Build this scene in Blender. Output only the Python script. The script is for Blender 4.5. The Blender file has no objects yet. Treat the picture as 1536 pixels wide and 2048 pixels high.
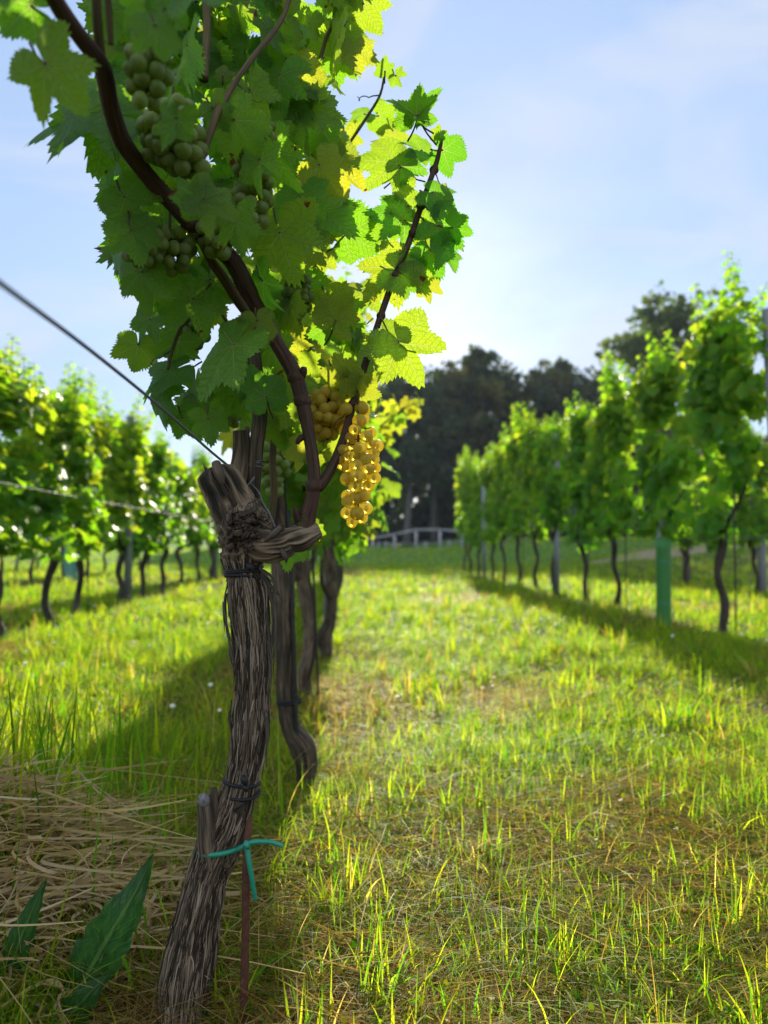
import bpy, math, random
import numpy as np
from mathutils import Vector, Matrix

R = math.radians
rng = np.random.default_rng(7)
random.seed(7)
sc = bpy.context.scene
col = sc.collection

# ------------------------------------------------------------------ camera
CAM = np.array((0.0, 0.0, 0.60))
F = 1500.0                                   # focal length in pixels of the 1536x2048 frame
cam_d = bpy.data.cameras.new("camera")
cam = bpy.data.objects.new("camera", cam_d)
col.objects.link(cam)
cam.location = CAM
cam.rotation_euler = (R(90 + 2.52), 0, R(-2.79))
cam_d.sensor_fit = 'VERTICAL'
cam_d.sensor_height = 36.0
cam_d.lens = 36.0 * F / 2048.0
cam_d.clip_start = 0.02
cam_d.clip_end = 5000
cam_d.dof.use_dof = True
cam_d.dof.focus_distance = 0.99
cam_d.dof.aperture_fstop = 4.0
sc.camera = cam
CR = np.array(cam.rotation_euler.to_matrix())

# ------------------------------------------------------------------ sky, sun, exposure
SUN_EL, SUN_AZ = R(18.3), R(6.0)             # azimuth measured from +Y towards +X
world = bpy.data.worlds.new("World")
sc.world = world
world.use_nodes = True
wn, wl = world.node_tree.nodes, world.node_tree.links
wn.clear()
w_out = wn.new("ShaderNodeOutputWorld")
w_bg = wn.new("ShaderNodeBackground")
w_sky = wn.new("ShaderNodeTexSky")
w_sky.sky_type = 'NISHITA'
w_sky.sun_disc = False
w_sky.sun_elevation = SUN_EL
w_sky.sun_rotation = SUN_AZ
w_sky.altitude = 300
w_sky.air_density = 1.0
w_sky.dust_density = 0.6
w_sky.ozone_density = 3.0
# thin high cloud: a slight, soft whitening of the blue
w_tc = wn.new("ShaderNodeTexCoord")
w_map = wn.new("ShaderNodeMapping")
w_map.inputs["Scale"].default_value = (1.0, 1.0, 2.6)
w_noise = wn.new("ShaderNodeTexNoise")
w_noise.inputs["Scale"].default_value = 2.2
w_noise.inputs["Detail"].default_value = 6
w_noise.inputs["Roughness"].default_value = 0.55
w_ramp = wn.new("ShaderNodeMapRange")
w_ramp.inputs["From Min"].default_value = 0.42
w_ramp.inputs["From Max"].default_value = 0.75
w_ramp.inputs["To Min"].default_value = 0.73
w_ramp.inputs["To Max"].default_value = 0.90
w_mix = wn.new("ShaderNodeMix")
w_mix.data_type = 'RGBA'
w_mix.inputs["B"].default_value = (2.1, 2.85, 4.2, 1)
wl.new(w_tc.outputs["Generated"], w_map.inputs["Vector"])
wl.new(w_map.outputs["Vector"], w_noise.inputs["Vector"])
wl.new(w_noise.outputs["Fac"], w_ramp.inputs["Value"])
wl.new(w_ramp.outputs["Result"], w_mix.inputs["Factor"])
wl.new(w_sky.outputs["Color"], w_mix.inputs["A"])
# soft white cloud streaks, then brighter sky behind the viewer, added as unseen fill
w_n2 = wn.new("ShaderNodeTexNoise")
w_n2.inputs["Scale"].default_value = 3.4
w_n2.inputs["Detail"].default_value = 7
w_n2.inputs["Distortion"].default_value = 0.6
w_r2 = wn.new("ShaderNodeMapRange")
w_r2.inputs["From Min"].default_value = 0.45
w_r2.inputs["From Max"].default_value = 0.72
w_r2.inputs["To Max"].default_value = 0.85
w_mix3 = wn.new("ShaderNodeMix")
w_mix3.data_type = 'RGBA'
w_mix3.inputs["B"].default_value = (3.5, 3.72, 4.25, 1)
wl.new(w_map.outputs["Vector"], w_n2.inputs["Vector"])
wl.new(w_n2.outputs["Fac"], w_r2.inputs["Value"])
wl.new(w_r2.outputs["Result"], w_mix3.inputs["Factor"])
wl.new(w_mix.outputs["Result"], w_mix3.inputs["A"])
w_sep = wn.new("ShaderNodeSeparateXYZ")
w_back_fill = wn.new("ShaderNodeMapRange")
w_back_fill.inputs["From Min"].default_value = 0.25
w_back_fill.inputs["From Max"].default_value = -0.45
w_back_fill.inputs["To Max"].default_value = 0.45
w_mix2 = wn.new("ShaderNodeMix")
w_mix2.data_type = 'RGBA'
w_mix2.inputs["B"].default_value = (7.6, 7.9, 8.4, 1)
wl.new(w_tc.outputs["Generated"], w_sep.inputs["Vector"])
wl.new(w_sep.outputs["Y"], w_back_fill.inputs["Value"])
wl.new(w_back_fill.outputs["Result"], w_mix2.inputs["Factor"])
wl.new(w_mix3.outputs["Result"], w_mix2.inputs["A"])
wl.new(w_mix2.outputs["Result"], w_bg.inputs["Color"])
w_bg.inputs["Strength"].default_value = 0.10
wl.new(w_bg.outputs["Background"], w_out.inputs["Surface"])

sun_d = bpy.data.lights.new("sun", 'SUN')
sun = bpy.data.objects.new("sun", sun_d)
col.objects.link(sun)
sun_d.energy = 5.0
sun_d.angle = R(0.6)
sun_d.color = (1.0, 0.90, 0.72)
SUN_DIR = np.array((math.sin(SUN_AZ) * math.cos(SUN_EL), math.cos(SUN_AZ) * math.cos(SUN_EL), math.sin(SUN_EL)))
sun.rotation_euler = Vector(SUN_DIR).to_track_quat('Z', 'Y').to_euler()
sun.location = (0, 0, 30)

sc.view_settings.view_transform = 'Standard'
sc.view_settings.look = 'None'
sc.view_settings.exposure = 1.16
sc.view_settings.gamma = 1
sc.view_settings.use_curve_mapping = False
sc.render.engine = 'CYCLES'
sc.cycles.use_denoising = True
sc.cycles.max_bounces = 8
sc.cycles.diffuse_bounces = 4
sc.cycles.glossy_bounces = 2
sc.cycles.transmission_bounces = 6
sc.cycles.transparent_max_bounces = 4
sc.cycles.sample_clamp_indirect = 6
sc.cycles.caustics_reflective = False
sc.cycles.caustics_refractive = False


# ------------------------------------------------------------------ helpers
def at(px, py, d):
    """World point at depth d seen at a pixel of the 1536x2048 photograph."""
    px, py, d = np.broadcast_arrays(np.asarray(px, float), np.asarray(py, float), np.asarray(d, float))
    c = np.stack(((px - 768) / F * d, -(py - 1024) / F * d, -d), -1)
    return CAM + c @ CR.T


def proj(P):
    c = (np.asarray(P) - CAM) @ CR
    d = -c[..., 2]
    return 768 + F * c[..., 0] / d, 1024 - F * c[..., 1] / d, d


def hash2(ix, iy, seed):
    n = (ix.astype(np.int64) * 374761393 + iy.astype(np.int64) * 668265263 + seed * 982451653) & 0xffffffff
    n = ((n ^ (n >> 13)) * 1274126177) & 0xffffffff
    n = n ^ (n >> 16)
    return (n & 0xffff) / 65535.0


def vnoise(x, y, seed=0, wrap=None):
    x, y = np.asarray(x, float), np.asarray(y, float)
    ix, iy = np.floor(x), np.floor(y)
    fx, fy = x - ix, y - iy
    fx, fy = fx * fx * (3 - 2 * fx), fy * fy * (3 - 2 * fy)
    ix2 = ix + 1
    if wrap:
        ix, ix2 = ix % wrap, ix2 % wrap
    a, b = hash2(ix, iy, seed), hash2(ix2, iy, seed)
    c, d = hash2(ix, iy + 1, seed), hash2(ix2, iy + 1, seed)
    return (a * (1 - fx) + b * fx) * (1 - fy) + (c * (1 - fx) + d * fx) * fy


def fbm(x, y, seed=0, octv=4):
    s, a, t = 0, .5, 0
    for k in range(octv):
        s = s + a * vnoise(x * 2 ** k, y * 2 ** k, seed + k)
        t += a
        a *= .5
    return s / t


def sstep(a, b, x):
    t = np.clip((x - a) / (b - a), 0, 1)
    return t * t * (3 - 2 * t)


def gz(x, y):
    x, y = np.asarray(x, float), np.asarray(y, float)
    z = .36 * sstep(17, 40, y) + .5 * sstep(40, 75, y)
    z = z + .62 * sstep(4.5, 11, x) * sstep(10, 22, y)
    z = z + .022 * (fbm(x * 1.3, y * 1.3, 5, 3) - .5) * 2
    d = np.hypot(x + .62, (y - 1.25) * .8)
    z = z - .045 * np.exp(-(((x + .23) / .16) ** 2 + ((y - .88) / .16) ** 2))
    z = z + .10 * np.exp(-(d / .28) ** 2)                     # hummock of old grass by the vine
    return z


def mk(name, V, Fc, mats, parent=None, smooth=True, attrs=None, midx=None):
    """Mesh object from vertex array and face arrays (list of (n,k) arrays)."""
    V = np.asarray(V, np.float32)
    if not isinstance(Fc, (list, tuple)):
        Fc = [Fc]
    Fc = [np.asarray(f, np.int32) for f in Fc if len(f)]
    me = bpy.data.meshes.new(name)
    nl = sum(f.size for f in Fc)
    nf = sum(len(f) for f in Fc)
    me.vertices.add(len(V))
    me.loops.add(nl)
    me.polygons.add(nf)
    me.vertices.foreach_set("co", V.ravel())
    me.loops.foreach_set("vertex_index", np.concatenate([f.ravel() for f in Fc]))
    tot = np.concatenate([np.full(len(f), f.shape[1], np.int32) for f in Fc])
    st = np.concatenate(([0], np.cumsum(tot)[:-1])).astype(np.int32)
    me.polygons.foreach_set("loop_start", st)
    me.polygons.foreach_set("loop_total", tot)
    if smooth:
        me.polygons.foreach_set("use_smooth", np.ones(nf, bool))
    if midx is not None:
        me.polygons.foreach_set("material_index", np.asarray(midx, np.int32))
    for k, a in (attrs or {}).items():
        at_ = me.attributes.new(k, 'FLOAT_VECTOR', 'POINT')
        at_.data.foreach_set("vector", np.asarray(a, np.float32).ravel())
    me.update()
    for m in (mats if isinstance(mats, (list, tuple)) else [mats]):
        me.materials.append(m)
    o = bpy.data.objects.new(name, me)
    col.objects.link(o)
    if parent is not None:
        o.parent = parent
    return o


def tag(o, label=None, cat=None, group=None, kind=None):
    if label: o["label"] = label
    if cat: o["category"] = cat
    if group: o["group"] = group
    if kind: o["kind"] = kind
    return o


def empty(name, loc, label, cat, group=None):
    o = bpy.data.objects.new(name, None)
    o.empty_display_size = .1
    o.location = [float(v) for v in loc]
    col.objects.link(o)
    return tag(o, label, cat, group)


def copy_tree(o, loc, label, group=None, rz=None, scale=None):
    c = o.copy()
    col.objects.link(c)
    c.location = [float(v) for v in loc]
    if rz is not None: c.rotation_euler = (0, 0, rz)
    if scale is not None: c.scale = scale
    c["label"] = label
    if group: c["group"] = group
    def kids(src, dst):
        for ch in [k for k in src.children]:
            k = ch.copy()
            col.objects.link(k)
            k.parent = dst
            kids(ch, k)
    kids(o, c)
    return c


class MB:
    """Collects geometry pieces for one mesh object."""
    def __init__(s):
        s.V, s.F, s.A, s.M, s.n = [], {}, {}, {}, 0

    def add(s, V, Fs, attrs=None, mat=0):
        V = np.asarray(V, float).reshape(-1, 3)
        for f in (Fs if isinstance(Fs, (list, tuple)) else [Fs]):
            f = np.asarray(f, int)
            if len(f) == 0: continue
            s.F.setdefault(f.shape[1], []).append(f + s.n)
            s.M.setdefault(f.shape[1], []).append(np.full(len(f), mat))
        for k, a in (attrs or {}).items():
            s.A.setdefault(k, []).append((s.n, np.asarray(a, float)))
        s.V.append(V)
        s.n += len(V)

    def build(s, name, mats, parent=None, base=None, smooth=True):
        V = np.concatenate(s.V)
        if base is not None: V = V - np.asarray(base)
        at_ = {}
        for k, L in s.A.items():
            a = np.zeros((s.n, 3))
            for i, v in L: a[i:i + len(v)] = v
            at_[k] = a
        ks = sorted(s.F)
        return mk(name, V, [np.concatenate(s.F[k]) for k in ks], mats, parent, smooth, at_,
                  np.concatenate([np.concatenate(s.M[k]) for k in ks]))


def catmull(P, n):
    P = np.asarray(P, float)
    Q = np.vstack((2 * P[0] - P[1], P, 2 * P[-1] - P[-2]))
    seg = np.linalg.norm(np.diff(P[:, :3], axis=0), axis=1)
    cum = np.concatenate(([0], np.cumsum(seg)))
    t = np.linspace(0, cum[-1], n)
    i = np.clip(np.searchsorted(cum, t, 'right') - 1, 0, len(P) - 2)
    u = ((t - cum[i]) / np.maximum(seg[i], 1e-9))[:, None]
    p0, p1, p2, p3 = Q[i], Q[i + 1], Q[i + 2], Q[i + 3]
    return .5 * (2 * p1 + (p2 - p0) * u + (2 * p0 - 5 * p1 + 4 * p2 - p3) * u ** 2 + (3 * p1 - p0 - 3 * p2 + p3) * u ** 3), t


def tube(P, r, nseg=10, n=None, disp=None, caps=True, seed=0):
    """Tube along points P (k,3) with radii r (k). disp(u, v) -> displacement in metres. returns V, faces, {'tuv'}"""
    P = np.asarray(P, float)
    r = np.broadcast_to(np.asarray(r, float), (len(P),))
    n = n or max(2, (len(P) - 1) * 5 + 1)
    Q, t = catmull(np.column_stack((P, r)), n)
    C, rad = Q[:, :3], np.maximum(Q[:, 3], 1e-5)
    T = np.gradient(C, axis=0)
    T /= np.linalg.norm(T, axis=1)[:, None] + 1e-12
    N = np.zeros_like(T)
    a = np.array((1.0, 0, 0)) if abs(T[0, 0]) < .9 else np.array((0, 1.0, 0))
    a = a - T[0] * (a @ T[0])
    N[0] = a / np.linalg.norm(a)
    for i in range(1, n):
        b = N[i - 1] - T[i] * (N[i - 1] @ T[i])
        N[i] = b / (np.linalg.norm(b) + 1e-12)
    B = np.cross(T, N)
    u = np.arange(nseg) / nseg
    U, Vv = np.meshgrid(u, t)
    rr = rad[:, None] * np.ones_like(U)
    h = np.zeros_like(U)
    if disp is not None:
        h = disp(U, Vv)
        rr = rr + h * np.minimum(1, rad[:, None] / .02)
    ang = U * 2 * np.pi
    V = C[:, None] + rr[..., None] * (np.cos(ang)[..., None] * N[:, None] + np.sin(ang)[..., None] * B[:, None])
    V = V.reshape(-1, 3)
    i, j = np.meshgrid(np.arange(n - 1), np.arange(nseg), indexing='ij')
    j2 = (j + 1) % nseg
    fq = np.stack((i * nseg + j, i * nseg + j2, (i + 1) * nseg + j2, (i + 1) * nseg + j), -1).reshape(-1, 4)
    tuv = np.stack((U * 2 * np.pi * float(np.mean(rad)), Vv, h), -1).reshape(-1, 3)
    Fs = [fq]
    if caps:
        V = np.vstack((V, C[0] - T[0] * rad[0] * .15, C[-1] + T[-1] * rad[-1] * .15))
        tuv = np.vstack((tuv, (0, 0, 0), (0, t[-1], 0)))
        k = n * nseg
        jj = np.arange(nseg)
        Fs.append(np.stack((np.full(nseg, k), (jj + 1) % nseg, jj), -1))
        Fs.append(np.stack((np.full(nseg, k + 1), (n - 1) * nseg + jj, (n - 1) * nseg + (jj + 1) % nseg), -1))
    return V, Fs, {'tuv': tuv}


def box(c, s, rz=0.0):
    c, s = np.asarray(c, float), np.asarray(s, float) / 2
    X = np.array([(x, y, z) for x in (-1, 1) for y in (-1, 1) for z in (-1, 1)]) * s
    ca, sa = math.cos(rz), math.sin(rz)
    X = np.column_stack((X[:, 0] * ca - X[:, 1] * sa, X[:, 0] * sa + X[:, 1] * ca, X[:, 2]))
    return X + c, np.array([(0, 1, 3, 2), (4, 6, 7, 5), (0, 4, 5, 1), (2, 3, 7, 6), (0, 2, 6, 4), (1, 5, 7, 3)])


# ------------------------------------------------------------------ materials
class NT:
    def __init__(s, name):
        s.m = bpy.data.materials.new(name)
        s.m.use_nodes = True
        s.t = s.m.node_tree
        s.t.nodes.clear()
        s.out = s.t.nodes.new("ShaderNodeOutputMaterial")

    def n(s, typ, **kw):
        nd = s.t.nodes.new("ShaderNode" + typ)
        for k, v in kw.items():
            if hasattr(nd, k) and k not in ("inputs",):
                try:
                    setattr(nd, k, v)
                    continue
                except Exception:
                    pass
            s.set(nd, k, v)
        return nd

    def set(s, nd, k, v):
        k = k.replace("_", " ")
        for i in nd.inputs:
            if i.name.lower() == k.lower() and i.enabled:
                if hasattr(v, "is_output"):
                    s.t.links.new(v, i)
                else:
                    i.default_value = v
                return
        raise KeyError(k)

    def link(s, a, b):
        s.t.links.new(a, b)

    def math(s, op, a, b=None, c=None, clamp=False):
        nd = s.t.nodes.new("ShaderNodeMath")
        nd.operation = op
        nd.use_clamp = clamp
        for i, v in enumerate((a, b, c)):
            if v is None: continue
            if hasattr(v, "is_output"): s.t.links.new(v, nd.inputs[i])
            else: nd.inputs[i].default_value = v
        return nd.outputs[0]

    def mix(s, f, a, b, blend='MIX'):
        nd = s.t.nodes.new("ShaderNodeMix")
        nd.data_type = 'RGBA'
        nd.blend_type = blend
        for key, v in (("Factor", f), ("A", a), ("B", b)):
            i = [x for x in nd.inputs if x.name == key and x.enabled][0]
            if hasattr(v, "is_output"): s.t.links.new(v, i)
            else: i.default_value = v if not isinstance(v, tuple) or len(v) == 4 else (*v, 1)
        return [o for o in nd.outputs if o.enabled][0]

    def attr(s, name):
        nd = s.t.nodes.new("ShaderNodeAttribute")
        nd.attribute_name = name
        return nd

    def xyz(s, v):
        nd = s.t.nodes.new("ShaderNodeSeparateXYZ")
        s.t.links.new(v, nd.inputs[0])
        return nd.outputs

    def ramp(s, f, stops):
        nd = s.t.nodes.new("ShaderNodeValToRGB")
        e = nd.color_ramp.elements
        while len(e) < len(stops): e.new(.5)
        for el, (p, c) in zip(e, stops):
            el.position = p
            el.color = (*c, 1) if len(c) == 3 else c
        s.t.links.new(f, nd.inputs[0])
        return nd.outputs[0]

    def noise(s, vec, scale, detail=3, rough=.5):
        nd = s.t.nodes.new("ShaderNodeTexNoise")
        nd.inputs["Scale"].default_value = scale
        nd.inputs["Detail"].default_value = detail
        nd.inputs["Roughness"].default_value = rough
        if vec is not None: s.t.links.new(vec, nd.inputs["Vector"])
        return nd.outputs[0]

    def scalev(s, vec, sc_):
        nd = s.t.nodes.new("ShaderNodeMapping")
        nd.inputs["Scale"].default_value = sc_
        s.t.links.new(vec, nd.inputs["Vector"])
        return nd.outputs[0]

    def bump(s, h, strength=.5, dist=.001):
        nd = s.t.nodes.new("ShaderNodeBump")
        nd.inputs["Strength"].default_value = strength
        nd.inputs["Distance"].default_value = dist
        s.t.links.new(h, nd.inputs["Height"])
        return nd.outputs[0]

    def principled(s, **kw):
        nd = s.t.nodes.new("ShaderNodeBsdfPrincipled")
        for k, v in kw.items(): s.set(nd, k, v)
        return nd

    def surf(s, sh):
        s.t.links.new(sh, s.out.inputs["Surface"])
        return s.m


def thin_leaf_mat(name, front, trans, tmix=.5, veins=True, rough=.42, spots=True, spec=.35, vary=None):
    """Thin leaf: attribute luv = (x, y, random). front/trans = three colour stops over the random value."""
    m = NT(name)
    a = m.attr("luv")
    x, y, rnd = m.xyz(a.outputs["Vector"])
    fc = m.ramp(rnd, [(0, front[0]), (.55, front[1]), (1, front[2])])
    tc = m.ramp(rnd, [(0, trans[0]), (.55, trans[1]), (1, trans[2])])
    if vary:
        oi = m.n("ObjectInfo")
        vr = m.ramp(oi.outputs["Random"], [(0, vary[0]), (.5, (1, 1, 1)), (1, vary[1])])
        fc = m.mix(1.0, fc, vr, 'MULTIPLY')
        tc = m.mix(1.0, tc, vr, 'MULTIPLY')
    normal = None
    if veins:
        r = m.math('SQRT', m.math('ADD', m.math('MULTIPLY', x, x), m.math('MULTIPLY', y, y)))
        phi = m.math('ABSOLUTE', m.math('ARCTAN2', x, y))
        phc = m.math('MINIMUM', phi, R(118))
        dl = m.math('PINGPONG', phc, R(26))
        s_ = m.math('MULTIPLY', r, m.math('COSINE', dl))
        t_ = m.math('MULTIPLY', r, m.math('SINE', dl))
        w = m.math('MAXIMUM', m.math('SUBTRACT', .026, m.math('MULTIPLY', r, .02)), .006)
        main = m.math('SUBTRACT', 1.0, m.math('DIVIDE', t_, w), clamp=True)
        fr = m.math('FRACT', m.math('MULTIPLY', m.math('SUBTRACT', s_, m.math('MULTIPLY', t_, .75)), 7.5))
        sd = m.math('ABSOLUTE', m.math('SUBTRACT', fr, .5))
        sec = m.math('MULTIPLY', m.math('SUBTRACT', 1.0, m.math('DIVIDE', sd, .085), clamp=True), .6)
        vor = m.n("TexVoronoi")
        vor.feature = 'DISTANCE_TO_EDGE'
        vor.inputs["Scale"].default_value = 17
        m.link(a.outputs["Vector"], vor.inputs["Vector"])
        net = m.math('MULTIPLY', m.math('SUBTRACT', 1.0, m.math('DIVIDE', vor.outputs["Distance"], .09), clamp=True), .35)
        v = m.math('MAXIMUM', m.math('MAXIMUM', main, sec), net)
        fc = m.mix(m.math('MULTIPLY', v, .55), fc, (.20, .26, .07))
        tc = m.mix(m.math('MULTIPLY', m.math('MAXIMUM', sec, net), .85), tc, m.mix(1.0, tc, (.42, .52, .5, 1), 'MULTIPLY'))
        tc = m.mix(m.math('MULTIPLY', main, .8), tc, (.62, .62, .20))
        nb = m.noise(a.outputs["Vector"], 1.6, 3)
        tc = m.mix(m.math('MULTIPLY', nb, .7), tc, m.mix(1.0, tc, (.62, .85, .6, 1), 'MULTIPLY'))
        nz = m.noise(a.outputs["Vector"], 5, 3)
        fc = m.mix(m.math('MULTIPLY', nz, .35), fc, (.10, .15, .02))
        if spots:
            sp = m.noise(m.scalev(a.outputs["Vector"], (1, 1, 40)), 2.3, 4, .6)
            edge = m.math('MULTIPLY', r, .20)
            q = m.math('GREATER_THAN', m.math('ADD', sp, edge), .82)
            fc = m.mix(q, fc, (.12, .035, .012))
            tc = m.mix(q, tc, (.20, .045, .01))
        normal = m.bump(m.math('ADD', v, m.math('MULTIPLY', nz, 1.2)), .9, .002)
    p = m.principled(Base_Color=fc, Roughness=rough, Specular_IOR_Level=spec)
    t = m.n("BsdfTranslucent")
    m.link(tc, t.inputs["Color"])
    if normal is not None:
        m.link(normal, p.inputs["Normal"])
        m.link(normal, t.inputs["Normal"])
    mx = m.n("MixShader")
    mx.inputs[0].default_value = tmix
    m.link(p.outputs[0], mx.inputs[1])
    m.link(t.outputs[0], mx.inputs[2])
    return m.surf(mx.outputs[0])


M = {}
M['leaf'] = thin_leaf_mat("vine_leaf", [(.042, .150, .030), (.068, .18, .028), (.13, .19, .03)],
                          [(.14, .48, .02), (.34, .58, .02), (.66, .58, .03)], .60)
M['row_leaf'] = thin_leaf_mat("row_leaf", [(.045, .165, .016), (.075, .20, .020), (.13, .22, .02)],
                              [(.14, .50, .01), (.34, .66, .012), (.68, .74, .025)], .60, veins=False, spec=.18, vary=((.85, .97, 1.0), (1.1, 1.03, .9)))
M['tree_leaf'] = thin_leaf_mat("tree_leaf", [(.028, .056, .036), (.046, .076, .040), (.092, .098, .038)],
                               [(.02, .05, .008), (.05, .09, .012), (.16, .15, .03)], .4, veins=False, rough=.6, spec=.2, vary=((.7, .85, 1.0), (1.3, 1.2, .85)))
M['pale_tree_leaf'] = thin_leaf_mat("pale_tree_leaf", [(.028, .055, .022), (.045, .075, .024), (.08, .10, .03)],
                                    [(.06, .12, .015), (.11, .19, .02), (.2, .26, .04)], .45, veins=False, rough=.6, spec=.2)
M['dock_plain'] = thin_leaf_mat("dock_leaf", [(.025, .10, .022), (.035, .13, .03), (.06, .16, .03)],
                          [(.06, .22, .02), (.10, .32, .02), (.18, .40, .03)], .4, veins=False, rough=.35)


def dock_mat():
    m = NT("dock_leaf_veined")
    a = m.attr("luv")
    x, y, mid = m.xyz(a.outputs["Vector"])
    ax = m.math('ABSOLUTE', x)
    fr = m.math('ABSOLUTE', m.math('SUBTRACT', m.math('FRACT', m.math('MULTIPLY', m.math('SUBTRACT', y, m.math('MULTIPLY', ax, .55)), 4.5)), .5))
    sec = m.math('SUBTRACT', 1.0, m.math('DIVIDE', fr, .10), clamp=True)
    v = m.math('MAXIMUM', m.math('GREATER_THAN', mid, .6), m.math('MULTIPLY', sec, .6))
    nz = m.noise(a.outputs["Vector"], 3.2, 5, .6)
    c = m.ramp(nz, [(.32, (.016, .060, .016)), (.55, (.030, .105, .024)), (.75, (.075, .15, .03))])
    c = m.mix(m.math('MULTIPLY', v, .5), c, (.13, .22, .07))
    n2 = m.noise(a.outputs["Vector"], 7, 3)
    c = m.mix(m.math('GREATER_THAN', n2, .70), c, (.13, .075, .03))
    bm_ = m.bump(m.math('ADD', v, m.math('MULTIPLY', nz, 1.5)), .9, .003)
    p = m.principled(Base_Color=c, Roughness=.4, Specular_IOR_Level=.3, Normal=bm_)
    t = m.n("BsdfTranslucent")
    m.link(m.mix(1.0, c, (2.2, 2.4, 1.2), 'MULTIPLY'), t.inputs["Color"])
    mx = m.n("MixShader")
    mx.inputs[0].default_value = .4
    m.link(p.outputs[0], mx.inputs[1])
    m.link(t.outputs[0], mx.inputs[2])
    return m.surf(mx.outputs[0])


M['dock'] = dock_mat()


def grass_mat(name, rough=.45, tmul=1.5, tmix=.5, spec=.4):
    m = NT(name)
    a = m.attr("gcol")
    p = m.principled(Base_Color=a.outputs["Color"], Roughness=rough, Specular_IOR_Level=spec)
    t = m.n("BsdfTranslucent")
    m.link(m.mix(1.0, a.outputs["Color"], (tmul, tmul, tmul * .5), 'MULTIPLY'), t.inputs["Color"])
    mx = m.n("MixShader")
    mx.inputs[0].default_value = tmix
    m.link(p.outputs[0], mx.inputs[1])
    m.link(t.outputs[0], mx.inputs[2])
    return m.surf(mx.outputs[0])


M['grass'] = grass_mat("grass_blade", .5, 2.6, .60, .07)
M['straw'] = grass_mat("dry_straw", .8, 1.3, .42, .05)


def bark_mat(name, dark, mid, light, fine=1.0):
    m = NT(name)
    a = m.attr("tuv")
    u, v, h = m.xyz(a.outputs["Vector"])
    cv = m.n("CombineXYZ")
    m.link(u, cv.inputs[0])
    m.link(v, cv.inputs[1])
    n1 = m.noise(m.scalev(cv.outputs[0], (520 * fine, 18 * fine, 1)), 1, 4, .6)
    n2 = m.noise(m.scalev(cv.outputs[0], (150 * fine, 9 * fine, 1)), 1, 4, .6)
    n3 = m.noise(m.scalev(cv.outputs[0], (40, 26, 1)), 1, 3)
    hh = m.math('ADD', m.math('MULTIPLY', h, 130.0), .5)
    f = m.math('ADD', m.math('MULTIPLY', hh, .46), m.math('ADD', m.math('MULTIPLY', n1, .55), m.math('MULTIPLY', n2, .45)))
    f = m.math('SUBTRACT', f, .22)
    c = m.ramp(f, [(.40, dark), (.56, mid), (.80, light)])
    c = m.mix(m.math('MULTIPLY', m.math('SUBTRACT', n3, .45, clamp=True), 1.6, clamp=True), c, (.035, .045, .022))
    bmp = m.bump(m.math('ADD', n1, m.math('MULTIPLY', n2, 1.2)), .9, .0016)
    p = m.principled(Base_Color=c, Roughness=.85, Specular_IOR_Level=.25, Normal=bmp)
    return m.surf(p.outputs[0])


M['bark'] = bark_mat("old_vine_bark", (.009, .007, .005), (.058, .041, .028), (.25, .185, .125))
M['bark_fibre'] = bark_mat("bark_fibre", (.026, .018, .012), (.130, .096, .066), (.38, .30, .215), .3)
M['cane'] = bark_mat("brown_cane", (.018, .010, .008), (.062, .032, .022), (.17, .10, .07))
M['shoot'] = bark_mat("green_brown_shoot", (.05, .035, .015), (.10, .075, .03), (.16, .13, .05))
M['far_bark'] = bark_mat("row_bark", (.018, .014, .012), (.04, .032, .026), (.08, .065, .05))
M['tree_bark'] = bark_mat("tree_bark", (.05, .047, .044), (.11, .105, .10), (.22, .21, .20), .05)
M['cut_wood'] = bark_mat("weathered_wood", (.03, .026, .022), (.11, .085, .06), (.22, .17, .12))


def simple(name, c, rough=.5, metal=0.0, spec=.5, nscale=None, c2=None, bump=0):
    m = NT(name)
    tc = m.n("TexCoord")
    base = (*c, 1)
    kw = {}
    if nscale:
        nz = m.noise(tc.outputs["Object"], nscale, 4, .6)
        base = m.ramp(nz, [(.3, c), (.7, c2 or c)])
        if bump: kw['Normal'] = m.bump(nz, .5, bump)
    p = m.principled(Base_Color=base, Roughness=rough, Metallic=metal, Specular_IOR_Level=spec, **kw)
    return m.surf(p.outputs[0])


M['galv'] = simple("galvanised_steel", (.30, .32, .36), .5, .6, .5, 14, (.20, .22, .25))
M['concrete'] = simple("grey_post", (.26, .27, .30), .8, 0, .3, 20, (.18, .19, .21))
M['wood_post'] = simple("old_wood_post", (.24, .19, .14), .85, 0, .2, 25, (.14, .11, .08))
M['rust'] = simple("rusty_iron", (.055, .022, .014), .8, .2, .3, 160, (.11, .045, .025), .0008)
M['black_stake'] = simple("dark_stake", (.014, .013, .013), .6, 0, .3, 60, (.03, .028, .027))
M['black_tie'] = simple("black_rubber", (.010, .010, .012), .6, 0, .3)
M['green_tie'] = simple("green_plastic", (.008, .21, .13), .38, 0, .5)
M['tube'] = NT("green_tube")
_t = M['tube']
_p = _t.principled(Base_Color=(.055, .27, .06, 1), Roughness=.4)
_tr = _t.n("BsdfTranslucent")
_tr.inputs["Color"].default_value = (.14, .50, .09, 1)
_mx = _t.n("MixShader")
_mx.inputs[0].default_value = .35
_t.link(_p.outputs[0], _mx.inputs[1])
_t.link(_tr.outputs[0], _mx.inputs[2])
M['tube'] = _t.surf(_mx.outputs[0])
M['teal_tube'] = simple("teal_tube", (.10, .30, .24), .5)
M['wire'] = simple("steel_wire", (.13, .13, .15), .6, .3)
M['white_wood'] = simple("white_rail", (.36, .35, .38), .7, 0, .3, 6, (.27, .26, .29))
M['white_flower'] = simple("clover_white", (.8, .8, .72), .6)
M['orange_flower'] = simple("orange_petal", (.75, .20, .03), .6)


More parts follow.
